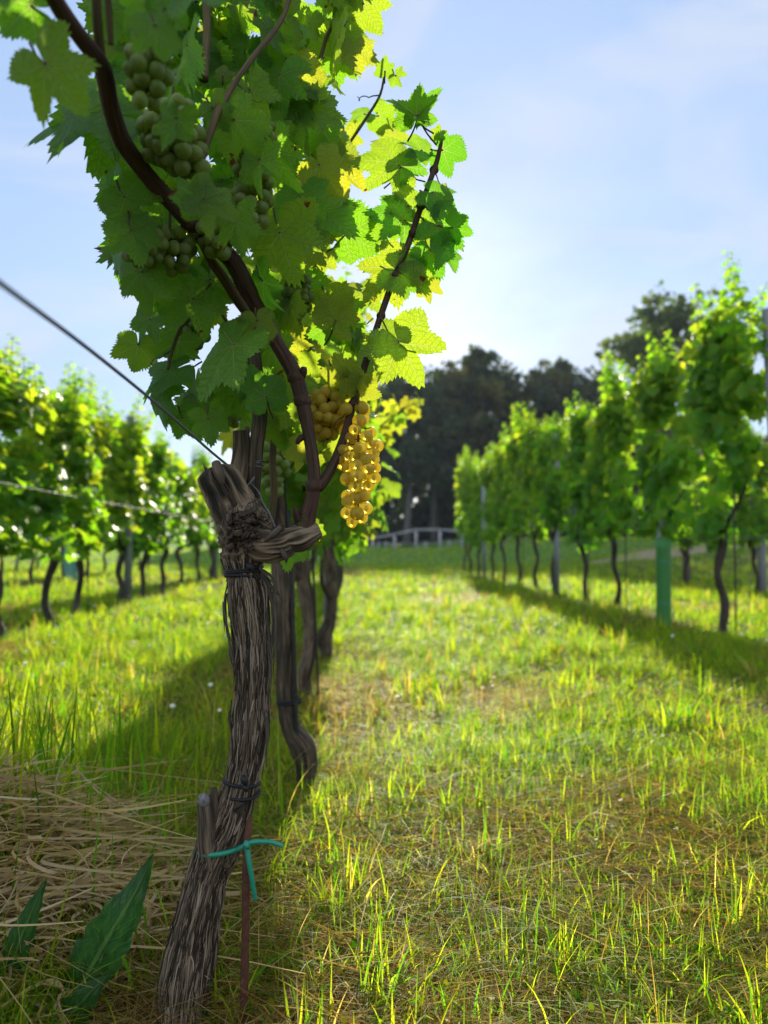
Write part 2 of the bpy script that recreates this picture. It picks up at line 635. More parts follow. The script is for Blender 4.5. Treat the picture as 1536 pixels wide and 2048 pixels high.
def grape_mat(name, c, rad, tc):
    m = NT(name)
    a = m.attr("luv")
    x, y, rnd = m.xyz(a.outputs["Vector"])
    geo = m.n("NewGeometry")
    bloom = m.noise(geo.outputs["Position"], 60, 5, .65)
    cc = m.mix(m.math('MULTIPLY', rnd, .5), (*c[0], 1), (*c[1], 1))
    cc2 = m.mix(m.math('MULTIPLY', m.math('SUBTRACT', bloom, .35, clamp=True), 1.3), cc, (.34, .41, .22, 1))
    p = m.principled(Base_Color=cc2, Roughness=.42, Specular_IOR_Level=.35)
    m.set(p, "Subsurface_Weight", .85)
    m.set(p, "Subsurface_Radius", rad)
    m.set(p, "Subsurface_Scale", 1.0)
    t = m.n("BsdfTranslucent")
    t.inputs["Color"].default_value = (*tc, 1)
    mx = m.n("MixShader")
    mx.inputs[0].default_value = .48
    m.link(p.outputs[0], mx.inputs[1])
    m.link(t.outputs[0], mx.inputs[2])
    return m.surf(mx.outputs[0])


def gold_mat():
    m = NT("golden_grape")
    a = m.attr("luv")
    x, y, rnd = m.xyz(a.outputs["Vector"])
    geo = m.n("NewGeometry")
    nz = m.noise(geo.outputs["Position"], 120, 3)
    cc = m.mix(rnd, (.90, .80, .14, 1), (.95, .72, .07, 1))
    p = m.principled(Base_Color=cc, Roughness=.40, Specular_IOR_Level=.3)
    m.set(p, "Transmission_Weight", .8)
    m.set(p, "IOR", 1.28)
    q = m.principled(Base_Color=m.mix(nz, (.44, .36, .04, 1), (.55, .45, .09, 1)), Roughness=.45, Specular_IOR_Level=.3)
    t = m.n("BsdfTranslucent")
    t.inputs["Color"].default_value = (.88, .70, .06, 1)
    m1 = m.n("MixShader")
    m1.inputs[0].default_value = .66
    m.link(q.outputs[0], m1.inputs[1])
    m.link(t.outputs[0], m1.inputs[2])
    m2 = m.n("MixShader")
    m2.inputs[0].default_value = .24
    m.link(m1.outputs[0], m2.inputs[1])
    m.link(p.outputs[0], m2.inputs[2])
    return m.surf(m2.outputs[0])


M['gold_grape'] = gold_mat()
M['seed'] = simple("grape_seed", (.16, .085, .02), .7)
M['green_grape'] = grape_mat("green_grape", [(.11, .18, .03), (.24, .27, .055)], (.008, .008, .002), (.42, .55, .06))

# ground
_g = NT("meadow_soil")
_geo = _g.n("NewGeometry")
_P = _geo.outputs["Position"]
_n1 = _g.noise(_P, .55, 5, .6)
_n2 = _g.noise(_P, 14, 5, .65)
_n3 = _g.noise(_P, 90, 3, .6)
_c = _g.ramp(_n1, [(.35, (.045, .085, .014)), (.5, (.085, .12, .02)), (.68, (.15, .12, .045))])
_c = _g.mix(_n2, _c, (.075, .055, .022))
_c = _g.mix(_g.math('MULTIPLY', _n3, .6), _c, (.02, .017, .010))
_px, _py, _pz = _g.xyz(_P)
_mr = _g.n("MapRange")
_mr.inputs["From Min"].default_value = 14
_mr.inputs["From Max"].default_value = 24
_g.link(_py, _mr.inputs["Value"])
_far = _g.mix(_n1, (.055, .15, .02), (.09, .18, .025))
_c = _g.mix(_mr.outputs["Result"], _c, _far)
_bm = _g.bump(_g.math('ADD', _n2, _n3), .8, .02)
_pp = _g.principled(Base_Color=_c, Roughness=.95, Specular_IOR_Level=.1, Normal=_bm)
M['ground'] = _g.surf(_pp.outputs[0])
M['earth'] = simple("bare_earth", (.30, .23, .17), .95, 0, .1, 2.5, (.22, .18, .12))

# ------------------------------------------------------------------ the ground
gx = np.concatenate((-np.geomspace(240, 14, 12), np.linspace(-13, 16, 146), np.geomspace(17, 240, 12)))
gy = np.concatenate((-np.geomspace(60, 4, 7), np.linspace(-3, 8, 110), np.linspace(8.3, 80, 120), np.geomspace(84, 300, 10)))
GX, GY = np.meshgrid(gx, gy)
GV = np.stack((GX, GY, gz(GX, GY)), -1).reshape(-1, 3)
nx, ny = len(gx), len(gy)
ii, jj = np.meshgrid(np.arange(ny - 1), np.arange(nx - 1), indexing='ij')
GF = np.stack((ii * nx + jj, ii * nx + jj + 1, (ii + 1) * nx + jj + 1, (ii + 1) * nx + jj), -1).reshape(-1, 4)
tag(mk("ground", GV, GF, M['ground']), kind="structure")

# bare earth path crossing on the bank to the right
pxs = np.linspace(6.2, 34, 70)
rows = []
for k, off in enumerate(np.linspace(0, 1, 6)):
    yy = 19.5 + .10 * (pxs - 6) + (off - .5) * (1.9 + .5 * np.sin(pxs * .9)) * np.clip((pxs - 5.9) / 2.0, .15, 1)
    rows.append(np.column_stack((pxs, yy, gz(pxs, yy) + .012)))
PV = np.concatenate(rows)
ii, jj = np.meshgrid(np.arange(5), np.arange(len(pxs) - 1), indexing='ij')
n_ = len(pxs)
PF = np.stack((ii * n_ + jj, ii * n_ + jj + 1, (ii + 1) * n_ + jj + 1, (ii + 1) * n_ + jj), -1).reshape(-1, 4)
tag(mk("path", PV, PF, M['earth']), kind="structure")


# ------------------------------------------------------------------ leaf templates
LOBES = [(0, 1.0), (30, .75), (54, .93), (82, .66), (108, .78), (138, .62), (162, .50), (180, .05)]


def leaf_template(nth, rings, seed, serr=.07, lobe=1.0, cup=.10, wave=.09, fold=.06, droop=.15, roundness=0.0):
    rs = np.random.default_rng(seed)
    th = np.linspace(-np.pi, np.pi, nth)
    th[1:-1] += rs.normal(0, .20, nth - 2) * (th[1] - th[0])
    ang = np.array([a for a, _ in LOBES], float)
    def side():
        rad = np.array([b for _, b in LOBES])
        rad = rad * (1 + rs.normal(0, .05, len(rad)))
        for k in (1, 3):
            rad[k] = rad[k] * (1 - .20 * lobe * rs.uniform(.0, 1.9)) + roundness * .12
        rad[-1] = .06
        a = ang + np.concatenate(([0], rs.normal(0, 2.5, len(ang) - 2), [0]))
        return R(1) * a, rad
    aL, rL = side()
    aR, rR = side()
    rL[0] = rR[0] = 1.0
    def prof(t, a, r):
        i = np.clip(np.searchsorted(a, t, 'right') - 1, 0, len(a) - 2)
        u = (t - a[i]) / (a[i + 1] - a[i])
        peak = r[i] > r[i + 1]
        # pointed at the lobes, rounded in the sinuses
        w = np.where(peak, 1 - (1 - u) ** 1.25, u ** 1.25)
        w = .5 * w + .5 * (u * u * (3 - 2 * u))
        return r[i] * (1 - w) + r[i + 1] * w
    rr = np.where(th < 0, prof(-th, aL, rL), prof(th, aR, rR))
    tooth = np.where(np.arange(nth) % 2 == 0, 1.0, -1.0)
    big = np.repeat(rs.uniform(.25, 1.7, nth // 2 + 1), 2)[:nth]
    env = np.clip((np.pi - np.abs(th)) / .35, 0, 1)
    r_out = rr * (1 + serr * tooth * big * env)
    ph = rs.uniform(0, 6.28, 3)
    V, UVs = [np.zeros((1, 3))], None
    for f in rings:
        q = r_out if f == 1 else rr * f
        V.append(np.column_stack((q * np.sin(th), q * np.cos(th), np.zeros(nth))))
    V = np.concatenate(V)
    x, y = V[:, 0].copy(), V[:, 1].copy()
    r = np.hypot(x, y)
    tt = np.arctan2(x, y)
    pp = np.abs(tt)
    dl = np.abs((pp / R(52)) - np.round(pp / R(52)))
    z = -cup * r ** 2 + wave * r ** 1.6 * (.6 * np.sin(3 * tt + ph[0]) + .4 * np.sin(5 * tt + ph[1]))
    z += fold * np.abs(x) + .10 * dl * r - droop * np.clip(y, 0, 2) ** 2
    z += .035 * np.sin(9 * tt + ph[2]) * r ** 2 + .02 * np.sin(14 * tt + ph[0]) * r ** 3
    V[:, 2] = z
    Fs3 = np.stack((np.zeros(nth - 1, int), 1 + np.arange(nth - 1), 2 + np.arange(nth - 1)), -1)[:, ::-1]
    Q = []
    for k in range(len(rings) - 1):
        a = 1 + k * nth + np.arange(nth - 1)
        Q.append(np.stack((a, a + nth, a + nth + 1, a + 1), -1)[:, ::-1])
    return V, Fs3, (np.concatenate(Q) if Q else np.zeros((0, 4), int)), np.column_stack((x, y))


HERO = [leaf_template(115, (.2, .4, .6, .8, .93, 1), 10 + k, serr=.050, cup=.05 + .035 * k, wave=.13 + .03 * (k % 3),
                      fold=.05 * (k % 3), droop=.08 * (k % 4), roundness=(k % 2)) for k in range(8)]
MID = [leaf_template(67, (.45, .8, 1), 40 + k, serr=.075, cup=.05 + .07 * (k % 3), wave=.12, fold=.10 * (k % 3),
                     droop=.13 * (k % 4), roundness=(k % 2)) for k in range(8)]
LOW = [leaf_template(25, (.55, 1), 70 + k, serr=.05, cup=.10 * (k % 3), wave=.14, fold=.10 * (k % 3), droop=.15 * (k % 4))
       for k in range(6)]


def basis(tip, nrm):
    """Rows: side, tip, normal (orthonormal) for arrays (n,3)."""
    tip = tip / (np.linalg.norm(tip, axis=-1, keepdims=True) + 1e-9)
    nrm = nrm - tip * np.sum(nrm * tip, -1, keepdims=True)
    nrm = nrm / (np.linalg.norm(nrm, axis=-1, keepdims=True) + 1e-9)
    side = np.cross(tip, nrm)
    return np.stack((side, tip, nrm), -2)


def scatter_leaves(mb, T, pos, tip, nrm, size, rnd, key='luv', mat=0):
    B = basis(tip, nrm)
    which = np.arange(len(pos)) % len(T)
    for k, (V, F3, F4, uv) in enumerate(T):
        s = which == k
        n = int(s.sum())
        if not n: continue
        W = np.einsum('vi,nij->nvj', V, B[s]) * size[s][:, None, None] + pos[s][:, None]
        off = (np.arange(n) * len(V))[:, None, None]
        a = np.concatenate((np.broadcast_to(uv, (n, len(V), 2)), np.broadcast_to(rnd[s][:, None, None], (n, len(V), 1))), -1)
        mb.add(W.reshape(-1, 3), [(F3 + off).reshape(-1, 3), (F4 + off).reshape(-1, 4)], {key: a.reshape(-1, 3)}, mat)


def bark_disp(seed, amp=.004, turns=26, vs=7.0):
    def f(u, v):
        warp = .09 * (vnoise(u * 4, v * 11, seed + 1, 4) - .5) + .05 * (vnoise(u * 12, v * 30, seed + 2, 12) - .5)
        w = (u + warp) % 1.0
        a = vnoise(w * turns, v * vs, seed + 3, turns)
        b = vnoise(w * turns * 2, v * vs * 2.2, seed + 4, turns * 2)
        c = vnoise(u * 6, v * 14, seed + 5, 6)
        lump = vnoise(u * 3, v * 7, seed + 6, 3)
        ridge = 1 - np.abs(2 * a - 1)
        ridge2 = 1 - np.abs(2 * b - 1)
        return amp * (1.0 * (np.sqrt(ridge) - .6) + .9 * (np.sqrt(ridge2) - .6) + .4 * (c - .5) + .8 * (lump - .5))
    return f


# ------------------------------------------------------------------ distant trees
def make_tree_parts(seed, h, cw, base_frac, nleaf, leaf, loose=1.0, wood=M['tree_bark'], leafm=M['tree_leaf'], nb=16):
    rs = np.random.default_rng(seed)
    tr = MB()
    top = np.array((rs.normal(0, .03 * h), rs.normal(0, .03 * h), h * .86))
    p = [np.zeros(3), np.array((rs.normal(0, .012 * h), rs.normal(0, .012 * h), h * .33)), top * .62 + rs.normal(0, .01 * h, 3), top]
    tr.add(*tube(p, [h * .021, h * .016, h * .011, h * .003], 8, 14))
    cl = []
    for k in range(nb):
        f = base_frac * .75 + (1 - base_frac * .75) * (k + rs.uniform(0, 1)) / nb
        z0 = h * f * .86
        s0 = np.array((np.interp(z0, [0, h * .33, h * .86], [0, p[1][0], top[0]]), np.interp(z0, [0, h * .33, h * .86], [0, p[1][1], top[1]]), z0))
        az = k * 2.399 + rs.uniform(-.5, .5)
        g = np.clip((f - base_frac * .75) / (1 - base_frac * .75), 0, 1)
        ln = cw * (.55 + .6 * math.sin(math.pi * min(1, .18 + .8 * g))) * rs.uniform(.6, 1.05) * (1 - .45 * g)
        e = s0 + np.array((math.cos(az) * ln, math.sin(az) * ln, ln * rs.uniform(.25, .7)))
        mid = (s0 + e) / 2 + np.array((0, 0, -.05 * ln))
        tr.add(*tube([s0, mid, e], [h * .008 * (1.2 - g), h * .005 * (1.2 - g), h * .002], 5, 7))
        for q in range(4):
            t = rs.uniform(.45, 1.05)
            c = s0 * (1 - t) + e * t + rs.normal(0, .09 * cw, 3)
            cl.append((c, cw * rs.uniform(.16, .34) * loose))
            tr.add(*tube([s0 * (1 - t * .8) + e * t * .8, c], [h * .003, h * .001], 4, 3))
    for q in range(5):
        cl.append((top + np.array((rs.normal(0, .15 * cw), rs.normal(0, .15 * cw), rs.uniform(-.02, .13) * h)), cw * rs.uniform(.14, .26)))
    C = np.array([c for c, _ in cl])
    S = np.array([s for _, s in cl])
    w = S ** 2
    idx = rs.choice(len(C), nleaf, p=w / w.sum())
    d = rs.normal(0, 1, (nleaf, 3))
    d /= np.linalg.norm(d, axis=1)[:, None]
    pos = C[idx] + d * (S[idx] * rs.uniform(.15, 1.05, nleaf) ** .6)[:, None] * np.array((1, 1, .75))
    tip = rs.normal(0, 1, (nleaf, 3)) + np.array((0, 0, -.4))
    nrm = rs.normal(0, 1, (nleaf, 3)) + d * .8
    T = [(np.array([(0, -.1, 0), (.42, .35, .06), (.2, .95, -.05), (-.25, .9, .04), (-.45, .3, -.06)]),
          np.zeros((0, 3), int), np.zeros((0, 4), int), np.zeros((5, 2)))]
    B = basis(tip, nrm)
    W = np.einsum('vi,nij->nvj', T[0][0], B) * (leaf * rs.uniform(.6, 1.3, nleaf))[:, None, None] + pos[:, None]
    f5 = (np.arange(nleaf) * 5)[:, None] + np.arange(5)
    lv = MB()
    clr = rs.uniform(0, 1, len(C)) * .8
    rn = np.clip(clr[idx] + rs.uniform(0, .35, nleaf), 0, 1)
    a = np.zeros((nleaf, 5, 3))
    a[..., 2] = rn[:, None]
    lv.add(W.reshape(-1, 3), f5, {'luv': a.reshape(-1, 3)})
    return tr, lv


def place_tree_proto(name, tr, lv, wood, leafm, loc, label, group):
    e = empty(name, loc, label, "tree", group)
    tr.build("trunk", wood, e)
    lv.build("crown", leafm, e, smooth=False)
    return e


WOOD = [
    # px of the trunk, px y of the top, depth, label
    (640, 760, 62, "dark wood tree half hidden behind the nearest vine's leaves"),
    (705, 735, 58, "dark wood tree just left of the golden grapes, above the fence"),
    (768, 742, 66, "dark wood tree rising above the rail fence's left end"),
    (812, 722, 54, "wood tree standing behind the middle fence posts with a low forked trunk"),
    (868, 706, 60, "tall narrow dark tree between the forked tree and the olive-tinted tree"),
    (925, 690, 63, "broad wood tree just left of the tallest olive-tinted tree"),
    (968, 672, 57, "tallest tree of the wood with an olive-tinted top"),
    (1012, 712, 62, "dark wood tree on the right shoulder of the tallest olive-tinted tree"),
    (1062, 700, 58, "dark bluish wood tree with a rounded top at the middle of the wood"),
    (1110, 716, 64, "dark wood tree in the dip of the wood's skyline"),
    (1150, 702, 59, "dark bushy wood tree near the right end of the wood"),
    (1196, 722, 56, "last dark tree at the right end of the tall wood"),
    (1255, 800, 60, "lower dark tree between the wood and the lone tall tree"),
    (1330, 830, 64, "low dark tree seen through the right-hand row under the lone tall tree"),
    (1440, 850, 66, "low dark tree behind the right-hand row near the photo's edge"),
    (1530, 860, 62, "low dark tree behind the tall leaning post at the right edge"),
]
protos = []
for k, (sd, cwf, bf) in enumerate(((3, .24, .36), (4, .27, .42), (8, .21, .33), (9, .30, .46))):
    protos.append((make_tree_parts(sd, 10.0, 10 * cwf, bf, 4200, .28), None))
made = {}
for k, (px, pyt, d, lab) in enumerate(WOOD):
    v = k % 4
    g = at(px, 1090, d)
    z0 = float(gz(g[0], g[1]))
    h = float(at(px, pyt, d)[2]) - z0
    s = h / 10.2
    if v not in made:
        (tr, lv), _ = protos[v]
        e = place_tree_proto("wood_tree", tr, lv, M['tree_bark'], M['tree_leaf'], (g[0], g[1], z0 - .05), lab, "dark trees of the wood behind the fence")
        e.scale = (s, s, s)
        e.rotation_euler = (0, 0, k * 1.3)
        made[v] = e
    else:
        copy_tree(made[v], (g[0], g[1], z0 - .05), lab, rz=k * 1.7, scale=(s * random.uniform(.9, 1.15), s * random.uniform(.9, 1.15), s))

# deeper wood and dark undergrowth, one uncountable mass behind the front trees
lv = MB()
rs = np.random.default_rng(77)
n = 13000
pxr = rs.uniform(600, 1560, n)
dep = rs.uniform(62, 82, n)
low = rs.uniform(0, 1, n)
topy = np.interp(pxr, [600, 700, 900, 1200, 1260, 1560], [860, 840, 800, 800, 900, 910]) + rs.normal(0, 10, n)
pyr = 1100 - (1100 - topy) * low ** 2.0
W0 = at(pxr, pyr, dep)
tp = rs.normal(0, 1, (n, 3))
B = basis(tp, rs.normal(0, 1, (n, 3)))
T0 = np.array([(0, -.1, 0), (.42, .35, .06), (.2, .95, -.05), (-.25, .9, .04), (-.45, .3, -.06)])
W = np.einsum('vi,nij->nvj', T0, B) * rs.uniform(.35, .95, n)[:, None, None] + W0[:, None]
a = np.zeros((n, 5, 3))
a[..., 2] = rs.uniform(0, .5, n)[:, None]
lv.add(W.reshape(-1, 3), (np.arange(n) * 5)[:, None] + np.arange(5), {'luv': a.reshape(-1, 3)})
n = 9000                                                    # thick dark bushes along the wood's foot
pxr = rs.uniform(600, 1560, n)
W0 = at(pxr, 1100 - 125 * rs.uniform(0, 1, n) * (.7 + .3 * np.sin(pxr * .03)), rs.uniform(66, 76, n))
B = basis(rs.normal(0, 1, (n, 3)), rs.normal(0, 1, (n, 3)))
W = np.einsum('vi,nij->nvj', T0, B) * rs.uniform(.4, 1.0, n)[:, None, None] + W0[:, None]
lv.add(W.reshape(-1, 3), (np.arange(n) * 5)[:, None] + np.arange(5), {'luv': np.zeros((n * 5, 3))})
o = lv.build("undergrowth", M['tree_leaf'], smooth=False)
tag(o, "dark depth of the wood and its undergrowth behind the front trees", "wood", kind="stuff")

# lone tall tree on the right
tr, lv = make_tree_parts(21, 10.0, 3.5, .5, 4600, .25, .72, nb=26)
d = 46
g = at(1350, 1090, d)
z0 = float(gz(g[0], g[1]))
h = float(at(1322, 582, d)[2]) - z0
e = place_tree_proto("tall_tree", tr, lv, M['tree_bark'], M['pale_tree_leaf'], (g[0], g[1], z0 - .05),
                     "lone taller tree with a loose see-through crown above the right-hand row", None)
e.scale = (h / 10.4 * 1.07,) * 3

# ------------------------------------------------------------------ white rail fence
FD = 40.0
fx = [(700, 1096, 1084), (745, 1099, 1080), (789, 1101, 1072), (832, 1100, 1063), (880, 1097, 1062.5), (925, 1092, 1067), (972, 1090, 1069), (1020, 1089, 1068)]
e = empty("rail_fence", at(832, 1100, FD), "white wooden post and rail fence at the foot of the dark wood", "fence")
bl = np.array(e.location)
tops = []
for px, pb, pt in fx:
    b, t = at(px, pb, FD), at(px, pt, FD)
    b[2] = float(gz(b[0], b[1])) - .1
    t[:2] = b[:2]
    m_ = MB()
    m_.add(*box(((b + t) / 2), (.13, .11, t[2] - b[2])))
    m_.build("post", M['white_wood'], e, bl, smooth=False)
    tops.append(t)
for a_, b_ in zip(tops[:-1], tops[1:]):
    m_ = MB()
    v = np.array((0, 0, .09))
    m_.add(*tube([a_ + v - (b_ - a_) * .0, b_ + v], [.055, .055], 6, 2))
    m_.build("rail", M['white_wood'], e, bl, smooth=False)
e = empty("low_fence", at(851, 1095, 44), "shorter row of white posts with a thin rail behind the rail fence", "fence")
bl = np.array(e.location)
tops = []
for px in (757, 772, 851, 898, 945, 990):
    b = at(px, 1095, 44)
    b[2] = float(gz(b[0], b[1])) - .1
    t = b + np.array((0, 0, .52))
    m_ = MB()
    m_.add(*box((b + t) / 2, (.10, .09, t[2] - b[2])))
    m_.build("post", M['white_wood'], e, bl, smooth=False)
    tops.append(t - np.array((0, .08, .10)))
m_ = MB()
m_.add(*tube(tops, .018, 5))
m_.build("rail", M['white_wood'], e, bl)

# ------------------------------------------------------------------ vines of the rows
def row_foliage(seed, n, T, zb=.56, zt=1.95, size=(.042, .072), hw=.20, hl=.50, shoots=5, leafm=M['row_leaf'], shoot_h=.40, shape=1.0):
    rs = np.random.default_rng(seed)
    mb = MB()
    P, TP, N_, S, RN = [], [], [], [], []
    # several clumps make an uneven outline
    k = 0
    cl = []
    for q in range(26):
        z = rs.uniform(zb + .10, zt - .08)
        y = rs.uniform(-hl * .85, hl * .85)
        f = (z - zb) / (zt - zb)
        x = rs.normal(0, hw * .45) * (1.1 - .5 * f)
        cl.append((x, y * (1.04 - .66 * shape * f ** 1.4), z, rs.uniform(.10, .19)))
    cl = np.array(cl)
    idx = rs.integers(0, len(cl), n)
    d = rs.normal(0, 1, (n, 3))
    d /= np.linalg.norm(d, axis=1)[:, None]
    rad = cl[idx, 3] * rs.uniform(.2, 1.1, n) ** .7
    pos = cl[idx, :3] + d * rad[:, None] * np.array((.95, 1.15, 1.2))
    pos[:, 0] = np.clip(pos[:, 0], -hw * 1.4, hw * 1.4)
    lowb = zb + .07 * np.sin(pos[:, 1] * 9 + seed) + .05
    pos[:, 2] = np.where(pos[:, 2] < lowb, lowb + rs.uniform(0, .25, n), pos[:, 2])
    tip = np.column_stack((rs.normal(0, .45, n) + np.sign(d[:, 0]) * .3, rs.normal(0, .55, n), -np.abs(rs.normal(.75, .4, n))))
    nrm = np.column_stack((d[:, 0] * 1.2, d[:, 1] * .7, np.full(n, .55))) + rs.normal(0, .45, (n, 3))
    P.append(pos); TP.append(tip); N_.append(nrm)
    S.append(rs.uniform(size[0], size[1], n))
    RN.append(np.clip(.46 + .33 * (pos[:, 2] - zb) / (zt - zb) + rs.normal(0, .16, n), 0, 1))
    stems = []
    for q in range(shoots):
        b = np.array((rs.normal(0, .06), rs.normal(0, hl * .33), zt - .35))
        hh = .30 + shoot_h * rs.uniform(.2, 1.0)
        lean = rs.normal(0, .10, 2)
        pts = [b, b + np.array((lean[0] * .3, lean[1] * .3, hh * .5)), b + np.array((lean[0], lean[1], hh))]
        stems.append(pts)
        m_ = int(hh / .014)
        t = np.linspace(.1, 1, m_)
        sp, _ = catmull(np.array(pts), m_)
        az = np.arange(m_) * 2.6 + rs.uniform(0, 6)
        out = np.column_stack((np.cos(az), np.sin(az), np.full(m_, .25)))
        sz = np.interp(t, [0, .6, 1], [size[1] * .95, size[1] * .75, size[1] * .3])
        P.append(sp + out * (sz * .9)[:, None])
        TP.append(out + np.array((0, 0, -.7)) + rs.normal(0, .3, (m_, 3)))
        N_.append(out * .5 + np.array((0, 0, .8)) + rs.normal(0, .3, (m_, 3)))
        S.append(sz)
        RN.append(np.clip(.62 + rs.normal(0, .15, m_), 0, 1))
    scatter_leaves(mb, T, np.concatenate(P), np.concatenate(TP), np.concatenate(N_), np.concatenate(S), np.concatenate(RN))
    for pts in stems:
        mb.add(*tube(pts, [.0035, .0028, .0012], 5, 8), mat=1)
    return mb


def row_trunk(seed, h=.74, r=.026):
    rs = np.random.default_rng(seed)
    mb = MB()
    k = rs.normal(0, .022, (5, 2))
    pts = [(0, 0, -.06), (.01 + k[0, 0] * .5, k[0, 1] * .6, .06), (k[1, 0], k[1, 1], .22), (k[2, 0], k[2, 1], .42), (k[3, 0], k[3, 1], h - .14), (k[4, 0], k[4, 1], h)]
    mb.add(*tube(pts, [r * 1.5, r * 1.15, r * rs.uniform(.85, 1.1), r * .9, r * 1.15, r * .9], 14, 46, bark_disp(seed, .0035, 14, 8)))
    top = np.array(pts[-1])
    for s in (-1, 1):
        mb.add(*tube([top - (0, 0, .08), top + np.array((rs.normal(0, .02), s * .10, .02)), top + np.array((rs.normal(0, .03), s * .24, .10 + rs.uniform(0, .1))), top + np.array((rs.normal(0, .03), s * .40, .28))],
                     [r * .75, r * .6, r * .38, r * .25], 8, 18, bark_disp(seed + 5, .002, 8, 12)))
    return mb


def vine_proto(seed, loc, label, group, T=LOW, n=760, **kw):
    e = empty("grapevine", loc, label, "grapevine", group)
    row_trunk(seed, r=kw.pop('r', .024)).build("trunk", M['far_bark'], e)
    row_foliage(seed, n, T, **kw).build("foliage", [M['row_leaf'], M['shoot']], e)
    return e


ORD = ["first", "second", "third", "fourth", "fifth", "sixth", "seventh", "eighth", "ninth", "tenth", "eleventh", "twelfth", "thirteenth"]
RX, LX = 2.50, -2.22
right_D = [4.86, 5.78, 6.86, 7.95, 8.95, 9.9, 10.9, 11.8, 12.8, 14.0, 15.1, 16.0]
right_lab = [
    "nearest vine of the right-hand row, tall leafy shoots by the photo's right edge",
    "vine growing out of the green guard tube in the right-hand row",
    "vine right beside the green guard tube on its far side, dark straight trunk",
    "vine with a bent trunk foot, second beyond the green guard tube",
    "vine sharing its place with a grey metal post in the right-hand row",
    "slim vine just beyond the grey metal post of the right-hand row",
    "vine with the tall pointed leafy top in the right-hand row",
    "vine next beyond the pointed-top one in the right-hand row",
    "vine before the farther metal post of the right-hand row",
    "vine just beyond the farther metal post of the right-hand row",
    "last but one vine at the far end of the right-hand row",
    "farthest vine of the right-hand row, with a pale spire of leaves",
]
G_R = "grapevines of the right-hand row"
protoV = []
for k in range(5):
    d = right_D[k]
    x = RX + random.uniform(-.03, .03)
    e = vine_proto(100 + k, (x, d, gz(x, d) - .01), right_lab[k], G_R, n=1250, size=(.042, .070), hw=.145, hl=(.62, .52, .45, .45, .45)[k], zt=(2.08, 1.98, 2.04, 1.98, 2.02)[k], shoots=(9, 6, 8, 7, 7)[k], shoot_h=(.55, .38, .50, .42, .36)[k])
    protoV.append(e)
for k in range(5, len(right_D)):
    d = right_D[k]
    x = RX + random.uniform(-.03, .03)
    zs = {6: 1.14, 11: 1.12, 7: 1.04}.get(k, 1.0)
    copy_tree(protoV[(k * 2) % 5], (x, d, gz(x, d) - .01), right_lab[k], rz=math.pi * (k % 2) + random.uniform(-.15, .15), scale=(1, 1, zs * random.uniform(.97, 1.05)))

left_D = [4.85, 5.65, 6.45, 7.45, 8.3, 9.15, 10.15, 11.2, 12.4, 13.5, 14.6, 15.7]
left_lab = [
    "nearest vine of the left-hand row, thick-footed trunk at the photo's left edge",
    "second vine of the left-hand row, straight dark trunk",
    "third vine of the left-hand row, its trunk bowed to the right",
    "fourth vine of the left-hand row, leaning against a grey post",
    "fifth vine of the left-hand row, just beyond the grey post",
    "sixth vine from the front in the left-hand row",
    "seventh vine from the front in the left-hand row",
    "eighth vine of the left-hand row, last before the farther grey post",
    "vine beside the farther grey post of the left-hand row",
    "vine beyond the farther grey post, left-hand row, behind the nearest trunk",
    "last but one vine at the far end of the left-hand row",
    "farthest vine of the left-hand row",
]
for k, d in enumerate(left_D):
    x = LX + random.uniform(-.03, .03)
    copy_tree(protoV[(k * 3 + 1) % 5], (x, d, gz(x, d) - .01), left_lab[k], "grapevines of the left-hand row", rz=math.pi * ((k + 1) % 2) + random.uniform(-.15, .15),
              scale=(1.15, 1.28, random.uniform(.82, .87)))
for k, d in enumerate([10.3, 11.35, 12.4, 13.5, 14.6, 15.7, 16.8, 17.9]):
    x = -4.62 + random.uniform(-.04, .04)
    copy_tree(protoV[(k * 2 + 3) % 5], (x, d, gz(x, d) - .01), ORD[k] + " vine from the left in the row behind the left-hand row",
              "grapevines of the second row to the left", rz=math.pi * (k % 2), scale=(1, 1.02, random.uniform(.9, 1.0)))
for k, d in enumerate([15.2, 16.3, 17.4, 18.5, 19.6, 20.7]):
    x = -7.0 + random.uniform(-.04, .04)
    copy_tree(protoV[(k * 2 + 1) % 5], (x, d, gz(x, d) - .01), ORD[k] + " vine from the left in the farthest row on the left",
              "grapevines of the third row to the left", rz=math.pi * (k % 2), scale=(1, 1.02, random.uniform(.9, 1.0)))
third = [(8.9, "vine of the farther right row at the photo's edge beside a pale post"), (9.8, "vine of the farther right row behind the nearest right-hand trunk"),
         (10.8, "end vine of the farther right row, small low foliage by a leaning wooden post")]
for k, (d, lab) in enumerate(third):
    x = 4.95
    copy_tree(protoV[(k + 2) % 5], (x, d, gz(x, d) - .01), lab, "grapevines of the farther right row", rz=math.pi * (k % 2), scale=(1, .9, .9 if k < 2 else .72))

# own row beyond the nearest vine
own = [(1.80, "second vine of the near row, twisted trunk with a dark elbow close behind the nearest"),
       (2.90, "third vine of the near row, curved trunk with a swollen foot"),
       (3.90, "fourth vine of the near row, its trunk bulging low down"),
       (4.95, "fifth vine of the near row, straight trunk in the dark line of trunks"),
       (6.0, "sixth vine of the near row, behind the golden grapes' lower tip"),
       (7.1, "seventh vine of the near row, trunk in the far dark line"),
       (8.3, "eighth vine of the near row, trunk in the far dark line"),
       (9.5, "ninth vine of the near row, toward its far end"),
       (10.8, "tenth vine of the near row, toward its far end"),
       (12.2, "last but one vine at the far end of the near row"),
       (13.6, "farthest vine of the near row")]
G_O = "grapevines of the near row"


